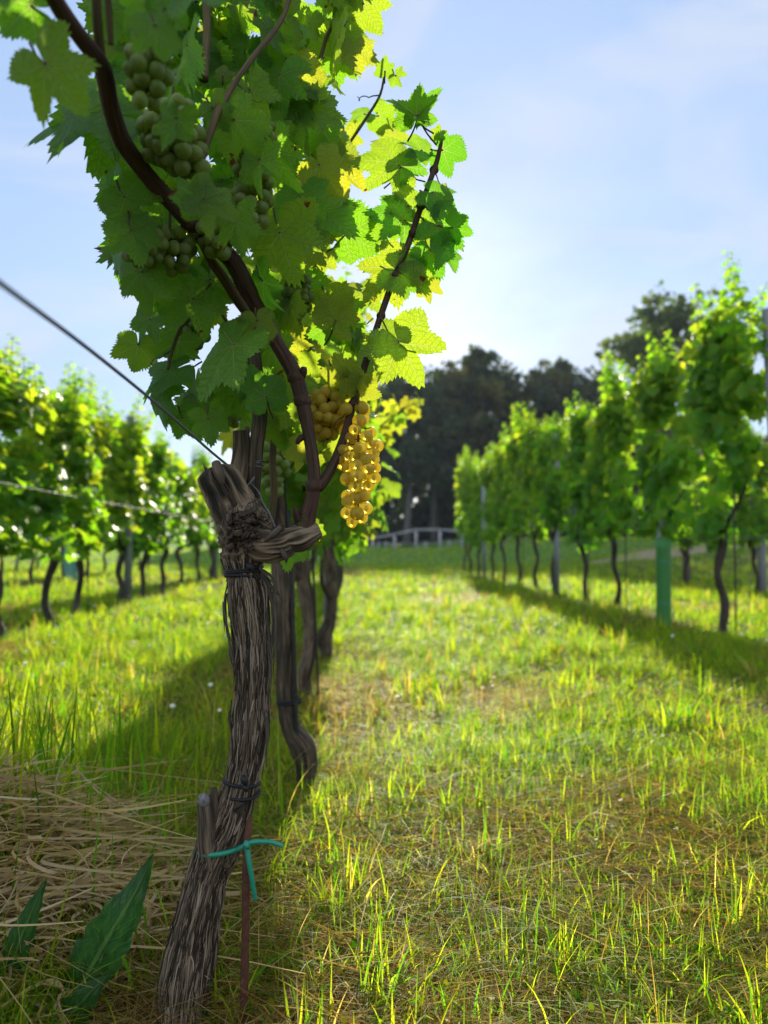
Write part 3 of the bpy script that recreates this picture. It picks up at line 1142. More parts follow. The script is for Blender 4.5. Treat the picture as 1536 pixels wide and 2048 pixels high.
def px_tube(pts, nseg=12, n=None, disp=None, caps=True):
    """pts: (px, py, radius in px, depth) -> tube of real size."""
    a = np.array(pts, float)
    return tube(at(a[:, 0], a[:, 1], a[:, 3]), a[:, 2] / F * a[:, 3], nseg, n, disp, caps)


near_px = {
    0: [(600, 1625, 19, 1.80), (607, 1575, 17, 1.80), (613, 1530, 21, 1.80), (604, 1493, 25, 1.80), (582, 1455, 19, 1.80), (572, 1405, 18, 1.80), (571, 1320, 19, 1.80), (569, 1220, 20, 1.80), (565, 1130, 22, 1.80), (560, 1060, 20, 1.80), (555, 960, 15, 1.80), (562, 840, 10, 1.80)],
    1: [(622, 1425, 15, 2.9), (611, 1385, 15, 2.9), (607, 1355, 15, 2.9), (618, 1310, 13, 2.9), (620, 1250, 13, 2.9), (612, 1190, 14, 2.9), (602, 1135, 16, 2.9), (600, 1050, 12, 2.9), (606, 950, 8, 2.9)],
    2: [(655, 1330, 11, 3.9), (652, 1298, 13, 3.9), (648, 1275, 15, 3.9), (660, 1240, 11, 3.9), (664, 1180, 11, 3.9), (660, 1120, 13, 3.9), (655, 1030, 9, 3.9)],
}
own_fol = []
for k, (d, lab) in enumerate(own):
    x = -.12
    if k < 3:
        foot = at(near_px[k][0][0], near_px[k][0][1], near_px[k][0][3])
        x, yb = foot[0], foot[1]
        e = empty("grapevine", (x, yb, gz(x, yb)), lab, "grapevine", G_O)
        bl = np.array(e.location)
        mb = MB()
        mb.add(*px_tube(near_px[k], 40 if k == 0 else 24, 160 if k == 0 else 90, bark_disp(300 + k, .0032, 20, 8)))
        # two short arms at the head
        hd = at(near_px[k][-3][0], near_px[k][-3][1], d)
        for s in (-1, 1):
            mb.add(*tube([hd - (0, 0, .05), hd + (s * .03, s * .07, .0), hd + (s * .05, s * .18, .07), hd + (s * .04, s * .3, .2)], [.018, .014, .009, .005], 12, 20, bark_disp(320 + k, .002, 10, 12)))
        mb.build("trunk", M['bark'], e, bl)
        f = row_foliage(200 + k, (300, 400, 520)[k], MID if k < 2 else LOW, zb=(.56, .54, .54)[k], zt=(1.16, 1.38, 1.6)[k], size=(.044, .070), hw=(.13, .22, .26)[k], hl=.56, shoots=6)
        fo = f.build("foliage", [M['leaf'] if k < 2 else M['row_leaf'], M['shoot']], e)
        fo.location = (-.12 - x, (.28, .05, 0)[k], 0)
        if k == 1:
            m_ = MB()
            st = [at(690, 960, 2.85), at(735, 880, 2.8), at(790, 830, 2.78), at(842, 800, 2.76)]
            m_.add(*tube(st, [.005, .004, .003, .0015], 6, 16), mat=1)
            sp, _ = catmull(np.array(st), 26)
            r2 = np.random.default_rng(4)
            az = np.arange(26) * 2.4
            out = np.column_stack((np.cos(az) * .5, r2.normal(0, .5, 26), np.sin(az)))
            sz = np.interp(np.linspace(0, 1, 26), [0, .5, 1], [.062, .055, .03])
            scatter_leaves(m_, MID, sp + out * sz[:, None] * .9, out + np.array((0, 0, -.9)), r2.normal(0, .5, (26, 3)) + np.array((0, -.9, .4)), sz, r2.uniform(.5, 1, 26))
            m_.build("side_shoot", [M['leaf'], M['shoot']], e, bl)
    else:
        if k == 3:
            thin = vine_proto(150, (x, d, gz(x, d) - .01), lab, G_O, n=620, zt=1.60, zb=.50, hw=.19, shoots=3, shoot_h=.2, size=(.046, .075))
        else:
            copy_tree(thin, (x, d, gz(x, d) - .01), lab, G_O, rz=math.pi * (k % 2), scale=(1.0, 1.0, random.uniform(.97, 1.06)))

# ------------------------------------------------------------------ posts, tubes, stakes, wires
def post(name, b, t, r, mat, label, cat="post", group=None, nseg=12, parts=None):
    b, t = np.asarray(b, float), np.asarray(t, float)
    e = empty(name, b, label, cat, group)
    m_ = MB()
    m_.add(*tube([b - (t - b) * .03, (b + t) / 2, t], [r, r, r], nseg, 4))
    m_.build("shaft", mat, e, b)
    # wire hooks along the post
    for f in np.linspace(.40, .95, 4):
        hk = MB()
        p = b + (t - b) * f
        hk.add(*tube([p + (r * .9, 0, 0), p + (r * 1.5, 0, .012), p + (r * 1.2, 0, .03)], [.003, .003, .003], 5, 5))
        hk.build("wire_hook", M['galv'], e, b)
    return e


def gp(px, d):
    p = at(px, 1090, d)
    p[2] = gz(p[0], p[1]) - .02
    return p


def up(p, h):
    return np.array((p[0], p[1], p[2] + h))


b = gp(1113, 9.0); post("vine_post", b, up(b, 2.0), .036, M['galv'], "grey metal post beside a trunk halfway along the right-hand row", group=None)
b = gp(968, 13.7); post("vine_post", b, up(b, 2.0), .036, M['galv'], "farther grey metal post near the end of the right-hand row")
t_ = at(1537, 618, 4.6); b = at(1572, 1284, 4.6); b[2] = -.02
post("vine_post", b, t_, .040, M['concrete'], "dark grey post top rising out of the leaves at the right edge")
b = gp(1524, 9.1); post("vine_post", b, up(b + np.array((-.03, 0, 0)), 1.9), .05, M['concrete'], "pale grey post of the farther right row, at the photo's right edge")
b = gp(1375, 11.4); post("end_post", b, up(b + np.array((-.22, -.3, 0)), 1.5), .055, M['wood_post'], "leaning brown wooden end post of the farther right row")
b = gp(257, 7.45); post("vine_post", b, up(b, 1.9), .040, M['galv'], "grey metal post leaning by a trunk in the left-hand row")
b = gp(429, 12.4); post("vine_post", b, up(b, 1.9), .050, M['galv'], "farther grey metal post of the left-hand row, beside the nearest vine's head")
b = gp(657, 4.4); post("vine_post", b, up(b, 1.9), .028, M['galv'], "grey metal post between the trunks of the near row")
b = gp(1322, 5.62); post("vine_post", b, up(b, .80), .028, M['galv'], "grey metal post standing behind the green guard tube")


def guard(b, r, h, mat, label):
    e = empty("vine_guard", b, label, "plant guard")
    n, ns = 10, 24
    zz = np.linspace(-.03, h, n)
    th = np.arange(ns) / ns * 2 * np.pi
    V = []
    for rr in (r, r - .003):
        for z in zz:
            V.append(np.column_stack((rr * np.cos(th) + .006 * z / h, rr * np.sin(th), np.full(ns, z))))
    V = np.concatenate(V)
    i, j = np.meshgrid(np.arange(n - 1), np.arange(ns), indexing='ij')
    q = np.stack((i * ns + j, i * ns + (j + 1) % ns, (i + 1) * ns + (j + 1) % ns, (i + 1) * ns + j), -1).reshape(-1, 4)
    j = np.arange(ns)
    rim = np.stack(((n - 1) * ns + j, (n - 1) * ns + (j + 1) % ns, (2 * n - 1) * ns + (j + 1) % ns, (2 * n - 1) * ns + j), -1)
    mk("tube", V, [q, q[:, ::-1] + n * ns, rim], mat, e)
    m_ = MB()
    for z in (h * .3, h * .75):
        a = th
        pts = np.column_stack((np.cos(a) * (r + .003) + .006 * z / h, np.sin(a) * (r + .003), np.full(ns, z)))
        m_.add(*tube(np.vstack((pts, pts[:1])), .0035, 5, 50))
    m_.build("tie_band", M['teal_tube'], e)
    return e


b = gp(1325, 5.42)
guard(b, .052, .66, M['tube'], "bright green plastic guard tube at a vine's foot in the right-hand row")
b = gp(146, 12.6)
guard(b, .075, .72, M['teal_tube'], "pale teal guard tube seen between trunks on the left")
b = gp(133, 13.2)
guard(b, .06, .62, M['teal_tube'], "teal guard tube just left of the paler one behind the left-hand row")
for px, d, lab in ((1469, 4.75, "thin dark stake beside the nearest right-hand trunk"), (1251, 6.8, "thin dark stake beside the trunk past the green tube"), (1177, 7.9, "thin stake by the bent trunk in the right-hand row"),
                   (1045, 10.6, "thin stake in the gap halfway along the right-hand row"), (178, 6.4, "thin dark stake at the bowed trunk in the left-hand row")):
    b = gp(px, d)
    m_ = MB()
    m_.add(*tube([(0, 0, -.05), (0, 0, .5), (.004, 0, 1.0)], .006, 6, 5))
    o = m_.build("vine_stake", M['black_stake'])
    o.location = b
    tag(o, lab, "stake")
# own-row stakes
for pts, lab in (([(594, 1470), (588, 1300), (582, 1150), (577, 1020)], "thin black stake along the second near-row trunk"),
                 ([(638, 1420), (633, 1300), (627, 1150), (624, 1050)], "thin black stake along the third near-row trunk")):
    d = 1.78 if pts[0][0] < 600 else 2.88
    w = np.array([at(a[0], a[1], d) for a in pts])
    w = np.vstack((w[0] + (w[0] - w[1]) * 1.1 * (1 if d < 2 else .2), w))
    m_ = MB()
    m_.add(*tube(w, .0045, 8, 24))
    o = m_.build("vine_stake", M['black_stake'])
    tag(o, lab, "stake")


def wire(name, P, r, label):
    m_ = MB()
    m_.add(*tube(P, r, 6, max(8, len(P) * 6)))
    return tag(m_.build(name, M['wire']), label, "wire", "trellis wires")


# wire of the near row: comes towards the camera on the left
w0 = at(502, 967, 1.03)
wa = np.array((-.152, .20, w0[2] + .02))
wire("trellis_wire", [at(-260, 370, .30), at(0, 566, .40), at(190, 708, .60), at(330, 822, .80), at(430, 910, .95), w0], .0016,
     "dark steel wire running from the left edge down to the nearest vine's head")
wire("trellis_wire", [(LX + .26, 2.6, .97), (LX + .26, 5, .95), (LX + .26, 9, .94), (LX + .26, 15.8, .93)], .0018, "pale wire strung along the front of the left-hand row")
wire("trellis_wire", [(RX - .1, 2.6, .66), (RX - .1, 5, .64), (RX - .1, 9, .62), (RX - .1, 16, .62)], .003, "wire strung low under the leaves of the right-hand row")

# ------------------------------------------------------------------ the nearest vine
base = at(385, 2060, .955)
base[2] = float(gz(base[0], base[1]))
vine = empty("grapevine", base, "nearest grapevine with shaggy grey-brown trunk, gnarled head and golden grapes", "grapevine", G_O)
vb = np.array(vine.location)

D0 = .97
mb = MB()
trunk_px = [(372, 2110, 66, .95), (371, 2050, 54, .95), (370, 1990, 50, .955), (376, 1940, 49, .955), (386, 1890, 46, .96), (394, 1845, 42, .96), (404, 1800, 40, .96), (415, 1752, 42, .965),
            (432, 1705, 47, .965), (450, 1660, 45, .965), (466, 1618, 40, .965), (481, 1566, 34, .965), (494, 1500, 34.5, .965), (500, 1444, 37, .965), (503, 1385, 33.5, .965), (505, 1330, 34.5, .965),
            (504, 1273, 34, .97), (498, 1222, 38, .97), (495, 1175, 39.5, .97), (488, 1143, 35, .97), (486, 1112, 40, .97), (487, 1075, 47, .97), (488, 1040, 50, .97), (490, 1014, 44, .97), (494, 994, 26, .97)]
def trunk_disp(u, v):
    h = bark_disp(11, .0052, 40, 13)(u, v)
    top = v.max()
    k = sstep(top - .135, top - .085, v)                     # burr wood on the head: no direction left
    a_ = vnoise(u * 16, v * 95, 71, 16) + .6 * vnoise(u * 34, v * 210, 72, 34)
    return h * (1 - .75 * k) + k * .0075 * (1 - np.abs(2 * (a_ / 1.6) - 1) - .55)


trunk_geo = px_tube([(p[0], p[1], p[2] * (.98 if p[1] < 1118 else .82 if p[1] < 1800 else .90), p[3]) for p in trunk_px], 220, 800, trunk_disp)
mb.add(*trunk_geo)
# cut head leaning left, and the grey spur behind it
mb.add(*px_tube([(495, 1060, 34, .97), (470, 1022, 39, .965), (448, 975, 36, .96), (436, 956, 34, .96), (431, 943, 30, .96), (428, 935, 18, .96)], 90, 120, bark_disp(12, .0085, 15, 16)))
mb.add(*px_tube([(470, 985, 22, 1.0), (480, 940, 19, 1.0), (484, 900, 17, 1.0), (482, 862, 15, 1.0)], 60, 90, bark_disp(13, .004, 14, 9)))
# arm to the right
mb.add(*px_tube([(495, 1068, 36, .965), (532, 1088, 32, .955), (566, 1086, 27, .95), (580, 1080, 23, .95), (602, 1075, 25, .95), (625, 1066, 18, .95), (641, 1060, 12, .95)], 90, 200, bark_disp(14, .0062, 18, 18)))
mb.add(*px_tube([(520, 1080, 16, .955), (545, 1068, 10, .945), (560, 1056, 8, .94), (566, 1050, 6, .94)], 30, 40, bark_disp(15, .002, 10, 14)))
# knots and burrs on the head
rb = np.random.default_rng(31)
burr = [(rb.uniform(455, 525), rb.uniform(1025, 1095), rb.uniform(4, 8)) for q in range(16)]
burr += [(478, 1612, 13), (452, 1730, 9), (545, 1088, 12)]
for (x_, y_, r_) in burr:
    hx = np.clip(abs(x_ - 487) / 52, 0, 1) if y_ < 1110 else 0
    dd = (.97 - .046 * math.sqrt(1 - hx * hx * .9) * (.62 + .38 * math.sqrt(1 - min(.95, ((y_ - 1055) / 62) ** 2)))) if y_ < 1110 else .945
    az = rb.uniform(0, 6.28)
    cx_, cy_ = math.cos(az) * r_, math.sin(az) * r_ * .6
    mb.add(*px_tube([(x_ - cx_ * 1.3, y_ - cy_ * 1.3, r_ * .35, dd + .010), (x_ - cx_ * .5, y_ - cy_ * .5 - 2, r_ * .75, dd + .002), (x_ + cx_ * .4, y_ + cy_ * .4 + 2, r_ * .8, dd), (x_ + cx_ * 1.3, y_ + cy_ * 1.1, r_ * .3, dd + .010)],
                    16, 20, bark_disp(int(x_ * 7 + y_), .0026, 9, 90)))
# spur stub low on the left with its silvery cut end
mb.add(*px_tube([(424, 1730, 20, .95), (416, 1670, 19, .945), (413, 1632, 15, .94), (410, 1608, 14, .94), (408, 1594, 11, .94)], 50, 70, bark_disp(16, .0035, 14, 10)))
mb.add(*px_tube([(428, 1640, 12, .95), (426, 1600, 9, .95), (428, 1576, 6, .95)], 26, 30, bark_disp(17, .0025, 10, 10)))
# root flare to the right
mb.add(*px_tube([(375, 2060, 40, .95), (420, 2075, 26, .93), (470, 2100, 20, .92)], 40, 40, bark_disp(18, .004, 14, 12)))
trunk = mb.build("trunk", M['bark'], vine, vb)
# loose strips of bark
rs = np.random.default_rng(5)
strips = [(458, 1170, 449, 1215, 462, 1290), (461, 1245, 470, 1300, 470, 1360), (456, 1268, 465, 1310, 473, 1345), (533, 1160, 545, 1240, 540, 1330), (537, 1190, 548, 1265, 545, 1352), (530, 1150, 548, 1180, 545, 1290),
          (536, 1280, 541, 1350, 536, 1400), (528, 1420, 535, 1470, 532, 1525), (520, 1135, 545, 1165, 562, 1192), (522, 1150, 540, 1182, 560, 1196), (450, 1190, 446, 1225, 452, 1262),
          (464, 1395, 460, 1440, 466, 1480), (535, 1230, 541, 1300, 538, 1368), (432, 1690, 424, 1740, 426, 1790), (568, 1098, 575, 1115, 570, 1125), (520, 1125, 528, 1150, 524, 1175)]
for s in strips:
    sb = MB()
    for q in range(2):
        j = rs.normal(0, 2.5, 6)
        d = .945 + rs.uniform(-.012, .02)
        sb.add(*px_tube([(s[0] + j[0], s[1] + j[1] * 3, 1.6, d + .012), (s[2] + j[2], s[3] + j[3] * 3, rs.uniform(1.8, 3.4), d), (s[4] + j[4], s[5] + j[5] * 4, .5, d)], 5, 14))
    sb.build("bark_strip", M['cut_wood'], trunk, vb)
TG = trunk_geo[0][:800 * 220].reshape(800, 220, 3)
TC = TG.mean(1)
fb = MB()
for q in range(2300):                                        # the shaggy fibres that cover the trunk
    i0 = rs.integers(4, 690)
    i1 = min(718, i0 + rs.integers(24, 110))
    if i1 - i0 < 14: continue
    ii_ = np.linspace(i1, i0, 7).astype(int)
    jj_ = (rs.integers(0, 220) + rs.normal(0, 3.5) * np.linspace(0, 1, 7) + 1.5 * np.sin(ii_ * .11 + q)).round().astype(int)
    P_ = np.mean([TG[ii_, (jj_ + o_) % 220] for o_ in (-2, -1, 0, 1, 2)], axis=0)
    out_ = P_ - TC[ii_]
    out_ /= np.linalg.norm(out_, axis=1)[:, None]
    lift = .0005 + np.abs(rs.normal(0, .0006)) + np.linspace(0, 1, 7) ** 3 * max(0, rs.normal(0, .0022)) * (1 if q % 2 else 0)
    w_ = rs.uniform(.00045, .00115) * np.array([.5, 1, 1.1, 1, .9, .7, .3])
    Vf, Ff, Af = tube(P_ + out_ * np.broadcast_to(lift, (7,))[:, None], w_, 4, 13)
    Af['tuv'][:, 2] = rs.uniform(-.0035, .0050)
    fb.add(Vf, Ff, Af)
for q in range(260):                                         # curled shreds on the burr
    x_, y_ = rs.normal(487, 22), rs.normal(1056, 24)
    rad = math.hypot((x_ - 487) / 48, (y_ - 1056) / 62)
    if rad > .95: continue
    dd = .97 - .040 * math.sqrt(1 - rad ** 2) - rs.uniform(0, .004)
    az = rs.uniform(0, 6.28)
    L2 = rs.uniform(6, 20)
    fb.add(*px_tube([(x_, y_, .6, dd + .002), (x_ + math.cos(az) * L2 * .5 + rs.normal(0, 3), y_ + math.sin(az) * L2 * .5, rs.uniform(.9, 2), dd - .0015), (x_ + math.cos(az) * L2, y_ + math.sin(az) * L2, .4, dd + .002)], 4, 9))
for q in range(240):                                         # fibres along the leaning head
    t = rs.uniform(.12, .8)
    p0 = np.array([(478, 1032, 34, .966), (448, 975, 32, .96), (430, 938, 26, .96)])
    az = rs.uniform(-1.6, 1.6)
    tt2 = np.clip(t + np.linspace(0, .22, 5), 0, 1)
    w_ = np.array([np.interp(tt2, [0, .6, 1], p0[:, c_]) for c_ in range(4)])
    fb.add(*px_tube(np.column_stack((w_[0] + np.sin(az) * w_[2] * 1.03 * .9, w_[1] + np.sin(az) * w_[2] * .45, rs.uniform(.7, 1.7) * np.array([.4, 1, 1, .9, .3]), w_[3] - np.cos(az) * (w_[2] + 1.5) / F * w_[3])), 4, 9))
fb.build("bark_fibres", M['bark_fibre'], trunk, vb)
# pale split wood on the cut head and arm, silvery cut end of the stub
m_ = MB()
m_.add(*px_tube([(432, 926, 9, .925), (438, 945, 10, .918), (446, 968, 4, .922)], 10, 14, bark_disp(50, .0015, 8, 20)))
m_.build("split_wood", M['cut_wood'], trunk, vb)
m_ = MB()
m_.add(*px_tube([(562, 1054, 5, .928), (548, 1068, 7, .925), (530, 1082, 3, .93)], 10, 14, bark_disp(51, .0015, 8, 20)))
m_.build("split_wood", M['cut_wood'], trunk, vb)
m_ = MB()
m_.add(*px_tube([(563, 1100, 5, .935), (570, 1112, 5, .932), (572, 1124, 1.5, .935)], 8, 10))
m_.build("split_wood", M['cut_wood'], trunk, vb)
m_ = MB()
m_.add(*px_tube([(410, 1606, 11, .937), (408, 1600, 12, .936), (405, 1593, 10, .936), (403, 1589, 6, .937)], 22, 20, bark_disp(52, .002, 10, 40)))
m_.build("cut_end", simple("silvery_cut_end", (.20, .20, .20), .6, 0, .4, 260, (.05, .045, .04), .0015), trunk, vb)

# canes
cane_px = [(612, 1062, 20, .95), (614, 1040, 17, .95), (622, 1008, 14, .95), (628, 975, 13, .95), (627, 930, 12, .95), (618, 870, 12, .95), (604, 800, 14, .95), (590, 750, 15, .95), (556, 690, 14, .945),
           (528, 636, 15, .935), (497, 582, 17, .92), (463, 520, 18, .90), (415, 480, 16, .87), (378, 445, 15, .84), (340, 402, 16, .81), (290, 345, 16, .78), (247, 285, 17, .74), (222, 215, 17, .70), (204, 135, 17, .66),
           (165, 80, 16, .63), (125, 25, 17, .60), (95, -30, 16, .57), (70, -90, 15, .55)]
m_ = MB()
m_.add(*px_tube(cane_px, 30, 300, bark_disp(60, .0010, 12, 10)))
for (x_, y_, d) in ((605, 802, .95), (592, 755, .95), (628, 972, .95), (463, 520, .90), (378, 445, .84), (247, 285, .74), (204, 135, .66), (528, 640, .935), (612, 1040, .95)):
    m_.add(*px_tube([(x_ - 4, y_ + 12, 13, d), (x_, y_, 18, d), (x_ + 4, y_ - 12, 13, d)], 14, 10, bark_disp(61, .0015, 8, 30)))
m_.add(*px_tube([(603, 752, 9, .95), (607, 742, 8, .945), (608, 735, 6, .945)], 10, 8))
m_.add(*px_tube([(597, 1040, 9, .945), (592, 1025, 7, .94), (590, 1015, 5, .94)], 10, 8))
m_.add(*px_tube([(606, 873, 7, .95), (598, 880, 6, .945), (594, 888, 4, .945)], 10, 8))
m_.build("cane", M['cane'], vine, vb)
m_ = MB()
side_px = [(634, 975, 13, .95), (650, 958, 11, .955), (668, 925, 9.5, .96), (690, 870, 9, .965), (705, 810, 8, .97), (722, 755, 7.5, .975), (738, 705, 7, .98), (762, 630, 6.5, .99), (787, 560, 6.5, 1.0), (815, 492, 6.5, 1.01), (838, 425, 6, 1.02),
           (858, 368, 5.5, 1.02), (873, 325, 5, 1.03), (880, 296, 4, 1.03), (884, 278, 3, 1.03)]
m_.add(*px_tube(side_px, 16, 150, bark_disp(62, .0006, 8, 14)))
for (x_, y_, d) in ((705, 808, .97), (762, 632, .99), (790, 553, 1.0), (826, 466, 1.01), (842, 412, 1.02), (868, 340, 1.03)):
    m_.add(*px_tube([(x_ - 3, y_ + 8, 6, d), (x_, y_, 9.5, d), (x_ + 3, y_ - 8, 6, d)], 10, 8))
m_.build("cane", M['cane'], vine, vb)
# other shoots: brown one behind, dark upright old cane, thin green laterals
m_ = MB()
m_.add(*px_tube([(506, 1020, 13, 1.0), (509, 960, 13, 1.0), (513, 900, 14, 1.0), (520, 830, 15, 1.0), (514, 760, 14, 1.0), (507, 700, 13, 1.0), (505, 640, 10, 1.0), (470, 560, 8, 1.0)], 26, 120, bark_disp(63, .002, 12, 10)))
m_.build("old_cane", M['bark'], vine, vb)
m_ = MB()
m_.add(*px_tube([(505, 640, 9, .97), (476, 602, 10, .95), (450, 560, 10, .93), (425, 525, 9, .91), (400, 480, 7, .9)], 14, 60, bark_disp(64, .0007, 8, 14)))
m_.build("shoot", M['shoot'], vine, vb)
m_ = MB()
m_.add(*px_tube([(540, 1060, 6, 1.06), (548, 990, 7, 1.08), (545, 920, 7, 1.1), (552, 840, 6, 1.12)], 10, 40, bark_disp(65, .0006, 8, 14)))
m_.build("shoot", M['shoot'], vine, vb)
m_ = MB()
m_.add(*px_tube([(400, 330, 7, .76), (418, 275, 7, .78), (440, 215, 8, .8), (470, 165, 6, .83), (510, 110, 6, .86), (560, 45, 5, .9), (585, -20, 5, .92)], 12, 60, bark_disp(66, .0006, 8, 14)))
m_.build("shoot", M['shoot'], vine, vb)
m_ = MB()
m_.add(*px_tube([(205, 130, 9, .66), (196, 60, 10, .64), (192, -20, 9, .62)], 12, 30, bark_disp(67, .0006, 8, 14)))
m_.build("shoot", M['shoot'], vine, vb)
m_ = MB()
m_.add(*px_tube([(222, 90, 6, .68), (218, 30, 7, .67), (214, -20, 7, .66)], 10, 24, bark_disp(68, .0006, 8, 14)))
m_.build("shoot", M['shoot'], vine, vb)
m_ = MB()
m_.add(*px_tube([(408, 160, 9, .84), (412, 100, 8, .85), (414, 40, 8, .86), (410, -20, 8, .86)], 10, 30, bark_disp(69, .0006, 8, 14)))
m_.build("shoot", M['shoot'], vine, vb)
m_ = MB()
m_.add(*px_tube([(640, 120, 4, 1.05), (655, 70, 4, 1.06), (680, 25, 4, 1.07), (700, -20, 4, 1.08)], 8, 30))
m_.build("shoot", M['shoot'], vine, vb)
m_ = MB()
m_.add(*px_tube([(410, 560, 3.5, .93), (440, 620, 3, .94), (478, 690, 3, .95)], 8, 20))
m_.build("shoot", M['shoot'], vine, vb)
m_ = MB()
m_.add(*px_tube([(335, 740, 3, 1.0), (345, 700, 3.5, 1.0), (362, 655, 3.5, 1.0), (390, 620, 3, 1.0)], 8, 20))
m_.build("shoot", M['shoot'], vine, vb)
m_ = MB()
m_.add(*px_tube([(690, 300, 3, 1.2), (730, 240, 3, 1.2), (760, 190, 2.5, 1.2), (770, 140, 2, 1.2)], 8, 20))
m_.build("shoot", M['shoot'], vine, vb)


for (x_, y_, dx_, dy_, d) in ((842, 412, 60, 20, 1.02), (705, 806, -40, 55, .965), (790, 552, 14, -60, 1.0), (470, 165, 50, 40, .83), (345, 700, -50, 30, 1.0), (760, 190, -50, 8, 1.2), (868, 340, 26, 60, 1.03)):
    m_ = MB()
    tt3 = np.linspace(0, 1, 16)
    cw_ = 7 * tt3 ** 2
    m_.add(*px_tube(np.column_stack((x_ + dx_ * tt3 + cw_ * np.sin(tt3 * 15), y_ + dy_ * tt3 + cw_ * np.cos(tt3 * 15), np.interp(tt3, [0, 1], [1.5, .7]), d + .006 * np.sin(tt3 * 12))), 5, 60))
    m_.build("tendril", M['shoot'], vine, vb)


